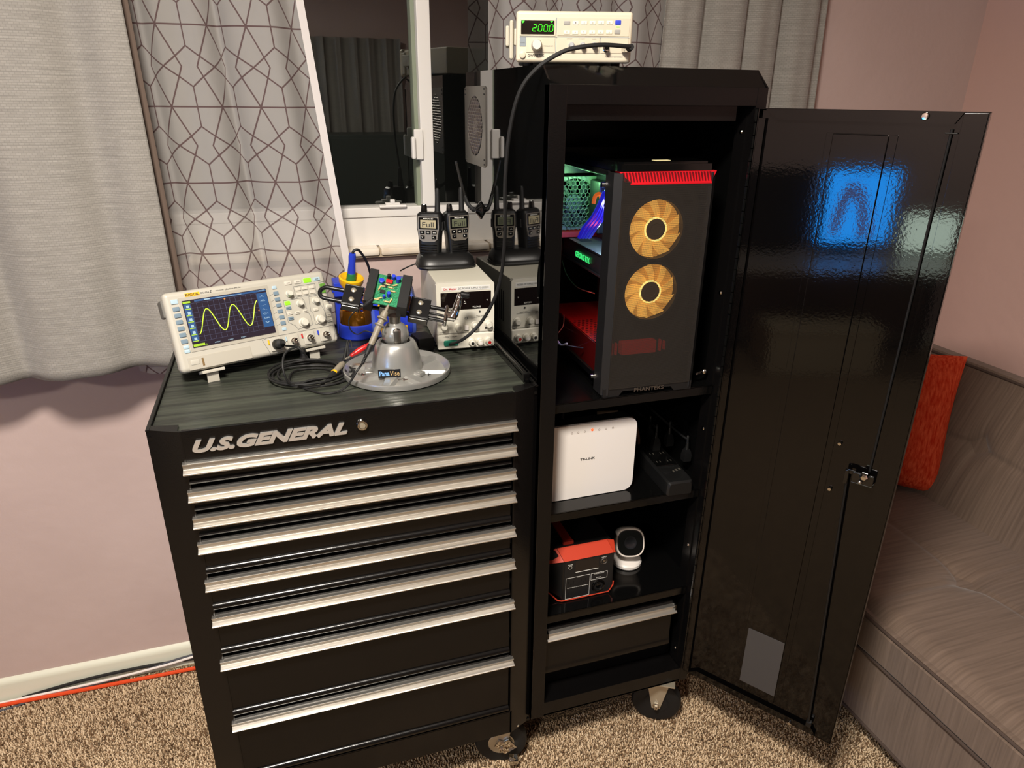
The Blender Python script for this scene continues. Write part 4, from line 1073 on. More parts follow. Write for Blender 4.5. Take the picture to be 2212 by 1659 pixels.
# circuit board held by the jaws
OW = Vector((at(838, 626, .20).x, .20, at(838, 626, .20).z))
PB = thing('circuit_board', 'small green circuit board with soldered parts clamped in the vise jaws', 'circuit board', OW)
BM = HM.copy(); BM.translation = Vector((0, 0, 0))
M_pcb = mat('green_solder_mask', (28, 122, 86), .35, coat=.3); add_noise_color(M_pcb, (14, 98, 66), (70, 160, 110), 300, 2, (1, 8, 1), .45, .6)
b = MB(BM); b.bx(-.0240, -.038, -.0008, .0235, .034, .0008); b.build('board', M_pcb, PB)
r = random.Random(4)
M_res = mat('resistor_tan', (206, 176, 120), .5)
for (x, y) in ((-.017, -.030), (-.012, -.026), (.003, -.031), (.010, -.027), (-.016, -.002), (-.010, .004), (-.002, .010), (.004, .004), (.010, -.004), (-.004, .018), (.012, .012)):
    b = MB(BM); a = r.choice((0, 0, .5, 1.3)); dx, dy = .0040*math.cos(a), .0040*math.sin(a)
    b.cyl((x-dx, y-dy, .0030), (x+dx, y+dy, .0030), .0016, n=10); b.cyl((x-1.7*dx, y-1.7*dy, .0030), (x+1.7*dx, y+1.7*dy, .0030), .0004, n=5); b.build('resistor', M_res, PB)
for (x, y, h, rr, mt) in ((.004, -.016, .011, .0036, M_blue), (-.004, -.022, .008, .0028, M_blue), (-.015, .016, .005, .0056, M_blue), (.016, .024, .011, .0045, M_blue), (.006, .028, .010, .0040, M_blue), (-.003, .028, .010, .0036, M_rub)):
    b = MB(BM); b.lathe([(rr, .001), (rr, .001+h), (rr*.85, .0015+h), (0, .0015+h)], (x, y, 0), (0, 0, 1), 16); b.build('capacitor', mt, PB)
b = MB(BM); b.bx(-.013, .003, .001, -.003, .009, .0045, .0004); b.bx(-.014, -.012, .001, -.004, -.005, .004, .0004); b.build('chip', M_rub, PB)
b = MB(BM); b.bx(-.007, .014, .001, .006, .022, .0060, .0006); b.build('trimmer', M_red, PB)

# ================================================================== oscilloscope probe and coiled lead
PR = thing('oscilloscope_probe', 'taupe oscilloscope probe leaning on the circuit board, trailing a coiled black lead', 'probe', (0, 0, 0))
tipw = OW + BM @ Vector((.008, -.036, .003))
e1 = at(801, 745, .135); d_ = (tipw-e1).normalized(); Lp = (tipw-e1).length
b = MB(); b.lathe([(0, -.002), (.0048, 0), (.0058, .004), (.0060, .030), (.0070, .034), (.0066, .038), (.0098, .0405), (.0098, .0425), (.0062, .045), (.0062, .052), (.0108, .054), (.0108, .056), (.0072, .059), (.0062, .070), (.0042, Lp-.018), (.0020, Lp-.002), (0, Lp)], e1, d_, 20); b.build('probe_body', M_taupe, PR)
e2 = e1 - d_*.034 + Vector((0, 0, 0)); 
b = MB(); b.lathe([(0, -.040), (.0026, -.040), (.0030, -.020), (.0050, -.016), (.0058, 0), (0, .0)], e1, d_, 16)
for k in range(6): b.lathe([(.0026, 0), (.0040, .0008), (.0026, .0016)], e1 - d_*(.022+k*.003), d_, 12)
b.build('strain_relief', M_rub, PR)
cc = atz(668, 812, TZ)
coil = []
rr_ = random.Random(3)
sb = e1 - d_*.038
lead = [sb, at(772, 800, .10), atz(745, 838, TZ+.008), atz(700, 850, TZ+.003)]
ph = -.6
ncoil = 5
def cpt(a, k):
    ra = .074+.009*math.sin(k*2.1)-.004*k*.5; rb = .060+.007*math.cos(k*1.7)
    off = Vector((.006*math.sin(k*1.3), .008*math.cos(k*2.2), 0))
    t = -.35
    x, y = ra*math.cos(a), rb*math.sin(a)
    z = TZ+.0022+.0022*k+.0015*math.sin(a*2+k)
    return Vector((cc.x+off.x+x*math.cos(t)-y*math.sin(t), cc.y+off.y+x*math.sin(t)+y*math.cos(t), z))
for k in range(ncoil):
    for j in range(16):
        a = -PI/2 - 2*PI*(j/16)
        coil.append(cpt(a, k+j/16))
scM = Matrix.LocRotScale(Vector((.0411, .2092, .9079)), Euler((-R_(19.7), 0, R_(20.6))), None)
bn = scM @ Vector((.1843, -.019, .0207))
end = [bn + Vector((.030, -.028, -.006)), at(640, 766, .14), at(612, 800, .125), at(622, 828, .11), at(660, 842, .105)]
loop = [bn + Vector((.012, -.012, 0)), at(645, 752, .17), at(700, 785, .16), at(735, 800, .17), atz(748, 818, TZ+.008), atz(720, 842, TZ+.010)]
MB().tube(lead+coil+[atz(630, 830, TZ+.014), at(612, 800, .135), at(615, 765, .16), at(640, 750, .175), at(655, 762, .18), bn+Vector((.035, .000, -.010)), bn+Vector((.012, -.010, -.002))], .0021, 8, smooth=4).build('probe_lead', M_rub, PR)
b = MB(scM); b.lathe([(0, -.052), (.0022, -.052), (.0032, -.044), (.0042, -.040), (.0044, -.034), (.0090, -.030), (.0092, -.018), (.0102, -.0165), (.0104, -.006), (.0095, -.004), (0, -.004)], (.1843, 0, .0207), (-.0, 1, .0), 14); b.build('bnc_plug', M_rub, PR)
# second lead: hook probe lying by the tray with alligator ground clip
GP = thing('test_clip_lead', 'taupe clip-on probe tip with orange ring lying beside the tray, joined to red alligator clip', 'test lead', (0, 0, 0))
a0 = atz(703, 825, TZ+.006); a1 = atz(742, 783, TZ+.020); dd_ = (a1-a0).normalized(); L = (a1-a0).length
b = MB(); b.lathe([(0, L*.50), (.0058, L*.50), (.0062, L*.75), (.0056, L*.92), (.0030, L), (0, L)], a0, dd_, 16); b.build('probe_body', M_taupe, GP)
b = MB(); b.lathe([(0, 0), (.0022, 0), (.0034, L*.15), (.0056, L*.36), (.0058, L*.50), (0, L*.50)], a0, dd_, 16); b.build('probe_boot', M_rub, GP)
b = MB(); b.lathe([(.0059, L*.44), (.0063, L*.45), (.0063, L*.50), (.0059, L*.51)], a0, dd_, 16); b.build('marker_ring', M_yel, GP)
c0 = at(746, 776, .19); c1 = at(795, 745, .20); q = (c1-c0).normalized()
b = MB(); b.lathe([(0, .010), (.0032, .012), (.0058, .030), (.0052, .045), (.0030, .058), (.0022, (c1-c0).length), (0, (c1-c0).length)], c0, q, 14); b.build('alligator_boot', M_red, GP)
b = MB(); b.bx(-.0018, -.0012, 0, .0018, .0012, .016, .0006, M=Matrix.Translation(c0) @ q.to_track_quat('Z', 'Y').to_matrix().to_4x4()); b.build('alligator_jaw', M_chrome, GP)
b = MB(); b.tube([a0, atz(690, 833, TZ+.004), atz(655, 836, TZ+.004), atz(625, 822, TZ+.004), atz(640, 800, TZ+.004), atz(700, 796, TZ+.004), atz(735, 812, TZ+.004)], .0021, 8, smooth=6)
b.tube([c1, at(815, 736, .21), at(840, 728, .25), at(870, 735, .27)], .0016, 6, smooth=5); b.build('lead_wire', M_rub, GP)
GL = thing('ground_lead', 'thin black ground wire looping from the probe to the board edge', 'wire', (0, 0, 0))
b = MB(); b.tube([at(752, 765, .17), at(752, 745, .175), at(757, 735, .175), at(760, 750, .17)], .0012, 6, smooth=5)
pz = [at(810, 722, .15), at(790, 715, .16), at(772, 722, .17), at(757, 712, .17), at(754, 690, .17), at(768, 672, .165), at(785, 662, .16)]
b.tube(pz, .0012, 6, smooth=6); b.build('wire', M_rub, GL)
b = MB(); gd = at(806, 645, .155); g0 = at(785, 662, .16); b.lathe([(0, 0), (.0025, .001), (.0045, (gd-g0).length*.5), (.0030, (gd-g0).length), (0, (gd-g0).length)], g0, (gd-g0).normalized(), 12); b.build('clip_boot', M_rub, GL)
g = thing('black_test_clip', 'small black boot of a test clip standing left of the round tray', 'test clip', (0, 0, 0))
b = MB(); a = atz(744, 778, TZ+.001); t_ = at(751, 735, a.y+.01); b.tube([a, a.lerp(t_, .5), t_], .003, 8, radii=[.0042, .0035, .0022]); b.build('clip_boot', M_rub, g)
g = thing('scope_rear_plug', 'black moulded plug standing on the mat behind the coiled lead', 'plug', (0, 0, 0))
a = atz(657, 782, TZ); b = MB(); b.lathe([(0, 0), (.010, 0), (.011, .004), (.008, .012), (.0055, .016), (.0050, .030), (0, .031)], (a.x, a.y, TZ), (0, 0, 1), 18); b.build('plug_body', M_rub, g)

# ================================================================== soldering gear
hb = atz(775, 728, TZ)
SH = thing('iron_holder', 'blue soldering iron holder with yellow funnel and brass wool cup', 'iron holder', (hb.x, hb.y+.012, TZ))
b = MB(); b.lathe([(0, 0), (.040, 0), (.043, .004), (.042, .020), (.040, .032), (.038, .034), (.0365, .030), (0, .030)], n=40); b.build('cup_base', M_blue, SH)
b = MB(); b.lathe([(.0375, .028), (.0385, .050), (.0370, .062), (.0350, .066), (.0335, .060), (.0330, .045), (0, .045)], n=40); b.build('amber_cup', mat('amber_metal', (150, 96, 20), .15, metal=.85, coat=.5), SH)
b = MB(); r = random.Random(2)
for k in range(70):
    a = r.random()*6.28; rr = .030*math.sqrt(r.random()); c = Vector((rr*math.cos(a), rr*math.sin(a), .060+.010*r.random()-.2*rr*rr/.03))
    b.tube([c+Vector((.004*math.cos(t*1.3+k), .004*math.sin(t*1.3+k), .0012*t-.003)) for t in range(6)], .0008, 5)
b.build('brass_wool', M_gold, SH)
b = MB(); b.bx(-.044, .020, .0, -.030, .048, .118, .003); b.bx(-.044, .028, .0, .030, .046, .100, .003); b.bx(-.046, -.006, .095, -.020, .048, .128, .003); b.bx(-.050, .000, .104, -.040, .010, .112, .002); b.build('stand_post', M_blue, SH)
b = MB(); b.lathe([(.010, 0), (.021, .004), (.027, .016), (.0275, .026), (.024, .028), (.020, .024), (.012, .020), (.010, .016)], (-.008, .004, .112), (.10, -.25, 1), 32); fn = b.build('yellow_funnel', M_yel, SH)
IR = thing('soldering_iron', 'blue handled soldering iron standing in the yellow funnel holder', 'soldering iron', (hb.x-.008, hb.y+.016, TZ+.112))
axi = Vector((.10, -.20, 1)).normalized()
b = MB(); b.lathe([(0, .010), (.0085, .010), (.0088, .040), (.0075, .060), (.0082, .075), (.0070, .082), (0, .083)], (0, 0, 0), axi, 18); b.build('iron_grip', M_blue, IR)
b = MB(); b.lathe([(.0100, .016), (.0108, .020), (.0100, .034), (.0088, .036)], (0, 0, 0), axi, 18); b.build('grip_collar', mat('iron_green', (24, 110, 60), .5), IR)
e = axi*.082
b = MB(); b.tube([e*.97, e+Vector((.004, 0, .006)), e+Vector((.016, .004, .004)), e+Vector((.034, .03, -.03)), e+Vector((.046, .06, -.075)), e+Vector((.060, .08, -.11))], .0030, 8, smooth=6); b.build('iron_cord', M_rub, IR)
st = at(848, 600, .40)
ST = thing('soldering_station', 'blue soldering station with yellow trim standing behind the vise', 'soldering station', (st.x-.005, .38, TZ), (0, 0, R_(-8)))
b = MB()
pf = [(-.046, .008), (.046, .008), (.050, .020), (.050, .090), (.042, .114), (.024, .122), (-.024, .122), (-.042, .114), (-.050, .090), (-.050, .020)]
b.loft([[(x*.97, 0, z*.98) for x, z in pf], [(x, .006, z) for x, z in pf], [(x, .100, z) for x, z in pf], [(x*.94, .110, z*.95) for x, z in pf]]); b.build('housing', M_blue2, ST)
b = MB(); b.poly([(-.040, .016), (.040, .016), (.043, .090), (.036, .106), (-.036, .106), (-.043, .090)], .003, M=Matrix.Translation((0, -.002, 0))); fp = b.build('front_panel', M_blue, ST)
b = MB(); b.poly([(-.034, .080), (.040, .084), (.038, .102), (.0, .106), (-.030, .100)], .002, M=Matrix.Translation((0, -.0036, 0))); b.bx(-.030, -.006, .016, .030, .0, .034, .002); b.build('yellow_trim', M_yel, ST)
b = MB(); b.bx(-.011, .034, .1200, .011, .048, .1235, .001); b.build('top_slot', M_plk, ST)
b = MB(); b.bx(-.048, .0, .0, .048, .105, .009, .002); b.cyl((.0, -.006, .025), (.0, -.020, .025), .009, n=16); b.build('station_base', M_rub, ST)
g = thing('mains_adapter', 'black mains adapter standing right of the soldering station beside the power supply', 'adapter', (at(912, 715, .30).x, .30, TZ), (0, 0, R_(10)))
b = MB(); b.bx(-.016, -.02, .0, .020, .03, .030, .003); b.bx(-.030, -.015, .004, -.016, .012, .024, .003); b.build('adapter_body', M_rub, g)
b = MB(); b.text('AC', -.010, .010, .02, .006, -.0201, .0003); b.bm.free(); 
g = thing('wall_lead', 'thin black lead rising from behind the blue station to the charger', 'cable', (0, 0, 0))
b = MB(); b.tube([at(865, 585, .50), at(878, 578, .51), at(895, 571, .515), at(915, 566, .52)], .0018, 6, smooth=5); b.build('cable_sheath', M_rub, g)

# ================================================================== computer
PC = thing('desktop_computer', 'black tower computer with two amber glowing fans and red top vent in the locker', 'computer', (.820, .036, .8365), (0, 0, R_(-2)))
PW, PH, PD = .2050, .440, .400
b = MB()
b.bx(.010, .030, .0, PW-.010, .055, .016, .003); b.bx(.012, .030, .014, PW, PD, .022); b.bx(PW-.003, .03, .014, PW, PD, PH-.004); b.bx(.0, .03, PH-.012, PW, PD, PH-.004)
b.bx(.0, PD-.003, .014, PW, PD, .075); b.bx(.0, PD-.003, .225, .006, PD, PH); b.bx(.150, PD-.003, .075, PW, PD, PH); b.bx(.0, PD-.003, .395, PW, PD, PH)
b.bx(.006, .066, .02, .012, PD, .032); b.bx(.0, .380, .014, .004, PD, PH-.01); b.bx(.012, .330, 0, PW-.012, .36, .016)
b.build('case_frame', M_plk, PC)
b = MB(); pl = [(.012, .0), (PW-.012, .0), (PW-.002, .018), (PW-.002, PD), (.002, PD), (.002, .018)]
b.loft([[(x, y, z) for x, y in pl] for z in (PH-.003, PH+.0085)]); b.loft([[(PW/2+(x-PW/2)*.93, .006+y*.98, z) for x, y in pl] for z in (PH+.0083, PH+.0125)]); b.build('top_cover', M_plg, PC)
b = MB(); q = atz(1433, 349, .8365+PH+.0125) ; ql = Vector((.100, .040)); b.bx(.090, .028, PH+.0124, .122, .040, PH+.0130); b.build('top_sticker', mat('cream_sticker', (232, 222, 170), .6), PC)
b = MB(); b.bx(.004, .044, .018, PW-.004, .047, PH-.010); b.build('light_block_plate', M_dark, PC)  # opaque plate added behind the fans to stop interior light leaking
# front frame around the mesh
b = MB()
b.loft([[(.000, .004, .004), (.014, -.004, .004), (.018, .002, .004), (.006, .040, .004), (.0, .040, .004)], [(.000, .004, PH-.006), (.014, -.004, PH-.006), (.018, .002, PH-.006), (.006, .040, PH-.006), (.0, .040, PH-.006)]])
b.loft([[(PW-.0, .004, .004), (PW-.010, -.004, .004), (PW-.014, .002, .004), (PW-.006, .040, .004), (PW, .040, .004)], [(PW-.0, .004, PH-.006), (PW-.010, -.004, PH-.006), (PW-.014, .002, PH-.006), (PW-.006, .040, PH-.006), (PW, .040, PH-.006)]])
b.loft([[(.004, -.002, .0), (.038, -.002, .0), (.046, -.002, .010), (.154, -.002, .010), (.162, -.002, .0), (PW-.004, -.002, .0), (PW-.004, -.002, .018), (.004, -.002, .018)], [(.004, .03, .0), (.038, .03, .0), (.046, .03, .010), (.154, .03, .010), (.162, .03, .0), (PW-.004, .03, .0), (PW-.004, .03, .018), (.004, .03, .018)]])
b.build('front_frame', mat('computer_front_grey', (26, 25, 25), .4), PC)
b = MB(); b.bx(-.001, .042, .016, .0015, .385, PH-.014, .0005); b.build('side_glass', M_smoke, PC)
b = MB()
for y, z in ((.055, .030), (.055, PH-.030)): b.cyl((.0, y-.010, z), (-.006, y-.010, z), .005, n=14)
b.build_each('thumb_screw', M_chrome, PC)
b = MB(); b.loft([[(.014, -.0045, .017), (PW-.010, -.0045, .017), (PW-.010, -.0045, PH-.024), (.034, -.0045, PH-.024), (.014, -.0045, PH-.010)], [(.014, -.0035, .017), (PW-.010, -.0035, .017), (PW-.010, -.0035, PH-.024), (.034, -.0035, PH-.024), (.014, -.0035, PH-.010)]]); mh = b.build('front_mesh', M_mesh, PC)
b = MB(); b.loft([[(.008, .0, PH-.004), (PW-.001, .0, PH-.004), (PW-.012, -.0035, PH-.0235), (.032, -.0035, PH-.0235)], [(.008, .02, PH-.004), (PW-.001, .02, PH-.004), (PW-.012, .02, PH-.0235), (.032, .02, PH-.0235)]])
b.bx(.030, -.0048, PH-.0262, PW-.011, .0, PH-.0232, .0005); rv = b.build('red_vent', mat('red_vent_paint_glow', (196, 16, 30), .4, emit=(180, 10, 24), estr=.12), PC)  # red paint with a faint glow put into its colour
b = MB()
for k in range(30):
    x = .016+k*.0060; b.bx(x, -.0042, PH-.0215, x+.0018, .002, PH-.0050, .0003, M=rotm('Y', -14, (x, 0, PH-.013)))
b.build('vent_slats', mat('dark_red', (96, 6, 14), .5), rv)
b = MB(); b.text('PHANTEKS', .070, .0075, .066, .0085, -.0052, .0004, off=.02); b.build('case_lettering', M_steel, PC)
for zf in (.329, .208):
    fo = MB()
    fo.lathe([(.0555, .0), (.0600, .0), (.0600, .025), (.0555, .025), (.0555, 0)], (.0985, .014, zf), (0, 1, 0), 48)
    F = fo.build('case_fan', M_plk, PC)
    b = MB()
    for k in range(9):
        a0_ = 2*PI*k/9
        secs = []
        for t in range(7):
            rr = .020+.034*t/6; a = a0_ + .35*t/6
            ca, sa = math.cos(a), math.sin(a); w_ = .30-.02*t
            p0 = (.0985+rr*math.cos(a-w_), .026, zf+rr*math.sin(a-w_)); p1 = (.0985+rr*math.cos(a+w_), .018, zf+rr*math.sin(a+w_))
            secs.append([p0, p1, (p1[0], p1[1]+.001, p1[2]), (p0[0], p0[1]+.001, p0[2])])
        b.loft(secs)
    bl_ = mat('amber_translucent_blade', (214, 160, 70), .35, emit=(240, 176, 80), estr=1.3); b.build('fan_blades', bl_, F)
    b = MB(); b.lathe([(.0205, .016), (.0225, .0155), (.0225, .020), (.0205, .020)], (.0985, 0, zf), (0, 1, 0), 40)
    b.build('lit_hub_ring', glow('amber_hub_glow', (255, 214, 120), 3.0), F)
    b = MB(); b.lathe([(0, .0160), (.0195, .0165), (.0200, .026), (0, .026)], (.0985, 0, zf), (0, 1, 0), 32); b.lathe([(.0105, .0158), (.0115, .0152), (.0115, .0165)], (.0985, 0, zf), (0, 1, 0), 24); b.build('fan_hub', mat('fan_hub_brown', (92, 70, 44), .4), F)
    b = MB(); b.lathe([(.0, .028), (.055, .028), (.055, .030), (0, .030)], (.0985, 0, zf), (0, 1, 0), 32); b.build('fan_glow_disc', mat('amber_glow_fill', (150, 110, 50), .5, emit=(214, 146, 58), estr=1.1), F)  # glowing disc added to fill the fan with amber light
b = MB(); b.bx(.045, .012, .082, .120, .03, .108, .001); b.bx(.022, .012, .084, .026, .02, .108); b.bx(.031, .012, .084, .034, .02, .108); b.bx(.128, .012, .084, .131, .02, .108); b.bx(.138, .012, .086, .140, .02, .104); b.build('red_drive_cage', mat('red_panel_glow', (150, 26, 22), .5, emit=(150, 14, 14), estr=.18), PC)  # a faint red glow is put into the cage colour
# inside
b = MB(); b.bx(.160, .060, .09, .163, PD-.004, PH-.012); b.bx(.120, .26, .18, .160, .39, .40, .002); b.build('motherboard', mat('motherboard_black', (14, 16, 16), .4), PC)
b = MB(); b.bx(.020, .045, .080, .158, PD-.006, .084, .0008); b.bx(.020, .045, .020, .024, PD-.006, .084)
b.build('power_shroud', mat('shroud_painted_red_light', (110, 14, 10), .45), PC)  # red LED light painted into the shroud colour
b = MB()
for k in range(14):
    for j in range(5): b.cyl((.030+j*.010+(k % 2)*.005, .09+k*.012, .0842), (.030+j*.010+(k % 2)*.005, .09+k*.012, .0846), .0034, n=6)
b.build('shroud_vents', M_dark, PC)
# rear fan
fy_ = PD-.030
b = MB(); cxf, czf = .068, .330
ro = [(cxf+max(-.060, min(.060, .085*math.cos(t))), fy_, czf+max(-.060, min(.060, .085*math.sin(t)))) for t in [2*PI*(k+.5)/48 for k in range(48)]]
ri = [(cxf+.056*math.cos(2*PI*(k+.5)/48), fy_, czf+.056*math.sin(2*PI*(k+.5)/48)) for k in range(48)]
b.loft([[(p[0], p[1]+.022, p[2]) for p in ro], ro, ri, [(p[0], p[1]+.022, p[2]) for p in ri]], cap=False)
M_rf = mat('rear_fan_grey', (86, 100, 88), .5); rf = b.build('rear_fan', M_rf, PC)
b = MB(); b.lathe([(0, 0), (.020, .001), (.021, .012), (0, .012)], (cxf, fy_+.002, czf), (0, 1, 0), 28)
for k in range(9):
    a = 2*PI*k/9; secs = []
    for t in range(5):
        rr = .020+.034*t/4; aa = a+.3*t/4
        p0 = (cxf+rr*math.cos(aa-.25), fy_+.014, czf+rr*math.sin(aa-.25)); p1 = (cxf+rr*math.cos(aa+.25), fy_+.006, czf+rr*math.sin(aa+.25))
        secs.append([p0, p1, (p1[0], p1[1]+.001, p1[2]), (p0[0], p0[1]+.001, p0[2])])
    b.loft(secs)
b.build('fan_rotor', mat('rear_rotor', (60, 74, 66), .5), rf)
b = MB(); honeycomb(b, cxf, czf, .062, .0105, lambda u, v: (u, fy_-.002, v), .0010); b.build('fan_mesh', M_rf, rf)
# graphics card
b = MB(); b.bx(.050, .150, .205, .158, PD-.010, .210, .001); b.bx(.050, .150, .250, .158, PD-.010, .254, .001); b.bx(.052, .152, .210, .156, PD-.012, .250, .003); gc = b.build('graphics_card', mat('card_grey', (74, 74, 76), .35, metal=.4), PC)
b = MB()
for k in range(10): b.bx(.062, .300+k*.005, .2540, .090, .3022+k*.005, .2545)
b.build('card_vents', M_dark, gc)
LMx = Matrix.Translation((.0498, .30, .222)) @ Matrix.Rotation(R_(-90), 4, 'Z')
b = MB(LMx); b.text('GEFORCE RTX', 0, 0, .085, .013, 0, .0006, off=.02); b.build('card_lettering', glow('card_green', (70, 255, 130), 1.5), gc)
b = MB()
for k in range(4): b.bx(.105, .205+k*.008, .285, .158, .207+k*.008, .395, .0008)
b.build_each('memory_stick', mat('memory_blue', (40, 44, 120), .3, emit=(40, 30, 220), estr=1.6), PC)
def pcl(u, v, y):
    q_ = at(u, v, y+.036); return Matrix.Rotation(R_(2), 4, 'Z') @ (q_-Vector((.820, .036, .8365)))
b = MB()
for k in range(4):
    b.tube([pcl(1252+7*k, 512, .24), pcl(1262+8*k, 492, .20), pcl(1280+7*k, 470, .17), pcl(1296+5*k, 440-4*k, .14), pcl(1306+5*k, 415-4*k, .13)], .0048, 8, smooth=5)
b.build_each('ribbon_cable', mat('cable_painted_blue_light', (40, 44, 120), .25, emit=(36, 34, 210), estr=.8), PC)  # blue LED streaks put into the cables as colour and glow
b = MB(); b.tube([pcl(1282, 440, .22), pcl(1286, 424, .22), pcl(1296, 420, .22), pcl(1302, 440, .22)], .0045, 8, smooth=5); b.tube([pcl(1296, 452, .20), pcl(1302, 436, .20), pcl(1308, 425, .20)], .0045, 8, smooth=5); b.build_each('copper_pipe', mat('copper_painted_glow', (220, 120, 60), .2, metal=.7, emit=(255, 120, 40), estr=.8), PC)  # orange light put into the pipes as glow
b = MB(); b.bx(.100, .30, .27, .158, .36, .385, .004); b.build('cpu_cooler', mat('cooler_dark', (40, 46, 42), .4, metal=.4), PC)
b = MB(); b.bx(.010, PD-.05, .256, .158, PD-.02, .268); b.build('rear_bracket', mat('bracket_painted_red_light', (150, 20, 16), .45, emit=(160, 10, 10), estr=.1), PC)  # its red is LED light painted in, with a little glow
b = MB(); b.tube([(.04, .36, .20), (.030, .30, .18), (.034, .24, .165), (.06, .20, .16)], .0012, 6, smooth=5); b.tube([(.01, .30, .095), (.0, .26, .090)], .0015, 6); b.build('internal_wires', M_rub, PC)
def plm(x, y, z): 
    v = Matrix.Rotation(R_(-2), 4, 'Z') @ Vector((x, y, z)); return (v.x+.820, v.y+.036, v.z+.8365)
point_light('case_led_green', plm(.075, .320, .385), .8, (.35, 1, .4), .01)
point_light('case_led_red', plm(.040, .20, .150), .35, (1, .10, .06), .01)
point_light('case_led_blue', plm(.085, .150, .330), 1.6, (.15, .15, 1), .01)
point_light('case_led_white', plm(.075, .220, .300), .5, (.6, .9, .8), .01)
# loose cables on the locker shelf left of the computer
g = thing('loose_wires', 'thin loose wires on the shelf left of the computer', 'wires', (0, 0, 0))
b = MB(); b.tube([at(1203, 735, .20), at(1212, 745, .17), at(1225, 742, .15)], .0022, 6, smooth=5); b.build('white_wire', M_white, g)
b = MB(); b.tube([at(1203, 742, .19), at(1235, 748, .18), at(1260, 752, .17)], .0013, 6, smooth=5); b.tube([at(1200, 725, .24), at(1216, 705, .26), at(1218, 680, .28)], .0012, 6, smooth=5); b.build('grey_wire', mat('wire_grey', (50, 56, 66), .5), g)
g = thing('shelf_clamp_screw', 'bright screw clamp at the right of the computer base', 'screw', (0, 0, 0))
p = at(1513, 806, .045); b = MB(); b.cyl((p.x-.012, .045, p.z-.001), (p.x+.006, .047, p.z+.002), .0032, n=10); b.ball((p.x+.010, .048, p.z+.002), .007); b.build('screw_body', M_chrome, g)
# ================================================================== router
RT = thing('wifi_router', 'white upright slab router with rounded corners on the middle locker shelf', 'router', (.690, .074, .5835))
def rr2(x0, z0, x1, z1, r, n=6):
    o = []
    for cx_, cz_, a in ((x1-r, z1-r, 0), (x0+r, z1-r, 90), (x0+r, z0+r, 180), (x1-r, z0+r, 270)):
        for k in range(n+1):
            t = R_(a+90*k/n); o.append((cx_+r*math.cos(t), cz_+r*math.sin(t)))
    return o
b = MB(); b.loft([[(x, 0, z) for x, z in rr2(.002, .0035, .238, .1765, .018)], [(x, -.002+.002, z) for x, z in rr2(0, .0015, .240, .1785, .020)], [(x, .006, z) for x, z in rr2(0, .0015, .240, .1785, .020)]]); b.build('front_cover', M_white, RT)
b = MB(); b.loft([[(x, .006, z) for x, z in rr2(.002, 0, .238, .180, .02)], [(x, .034, z) for x, z in rr2(.004, 0, .236, .180, .02)]]); b.build('router_body', M_plk, RT)
b = MB(); b.text('TP-LINK', .1100, .0925, .034, .0052, -.0003, .0004, off=.01); b.build('brand_lettering', M_ink, RT)
b = MB(); b.lathe([(.0022, 0), (.0030, .0), (.0030, .0004), (.0022, .0004)], (.1340, -.0006, .1630), (0, 1, 0), 16); b.cyl((.1340, -.0008, .1630), (.1340, 0, .1630), .0014, n=10); b.build('power_led', glow('router_led_orange', (255, 96, 30), 1.6), RT)
b = MB()
for x in (.088, .102, .117, .150, .166, .182): b.lathe([(.0016, 0), (.0022, 0), (.0022, .0004), (.0016, .0004)], (x, -.0006, .1612), (0, 1, 0), 12)
b.build('status_icons', mat('icon_grey', (170, 158, 150), .5), RT)
b = MB(); b.bx(.08, .036, .180, .084, .040, .212); b.tube([(.10, .05, .19), (.14, .055, .205), (.20, .05, .20), (.235, .06, .19)], .003, 8, smooth=5); b.build('rear_leads', M_rub, RT)
# ================================================================== power strip with plugs
p0 = atz(1465, 1052, .5835+.030)
SP = thing('power_strip', 'black power strip lying on the middle shelf with four plugs', 'power strip', (1.022, .022, .5835), (0, 0, R_(-4)))
b = MB()
secs = []
for y, k in ((0, .82), (.004, .95), (.016, 1), (.235, 1), (.247, .95), (.250, .85)):
    secs.append([(-.032*k, y, .0), (.032*k, y, .0), (.033*k, y, .006), (.031*k, y, .030*k), (.027*k, y, .034*k), (-.027*k, y, .034*k), (-.031*k, y, .030*k), (-.033*k, y, .006)])
b.loft(secs); b.build('strip_body', M_plk, SP)
b = MB(); b.bx(-.025, .070, .0335, .025, .238, .0365, .002); b.build('outlet_deck', M_plg, SP)
b = MB(); b.lathe([(.0125, 0), (.0130, .0012), (.0115, .002), (0, .002)], (-.012, .048, .034), (0, 0, 1), 20); b.build('rocker_switch', M_plk, SP)
b = MB(); 
for k in range(3): b.bx(.000+k*.009, .040+.004*k, .0340, .005+k*.009, .048+.004*k, .0344)
for j in range(4):
    for i in (-1, 1):
        for s in (-.004, .004): b.bx(i*.013+s-.0008, .085+j*.038, .0364, i*.013+s+.0008, .092+j*.038, .0368)
b.build('port_marks', mat('port_dull_grey', (92, 88, 80), .4, metal=.4), SP)
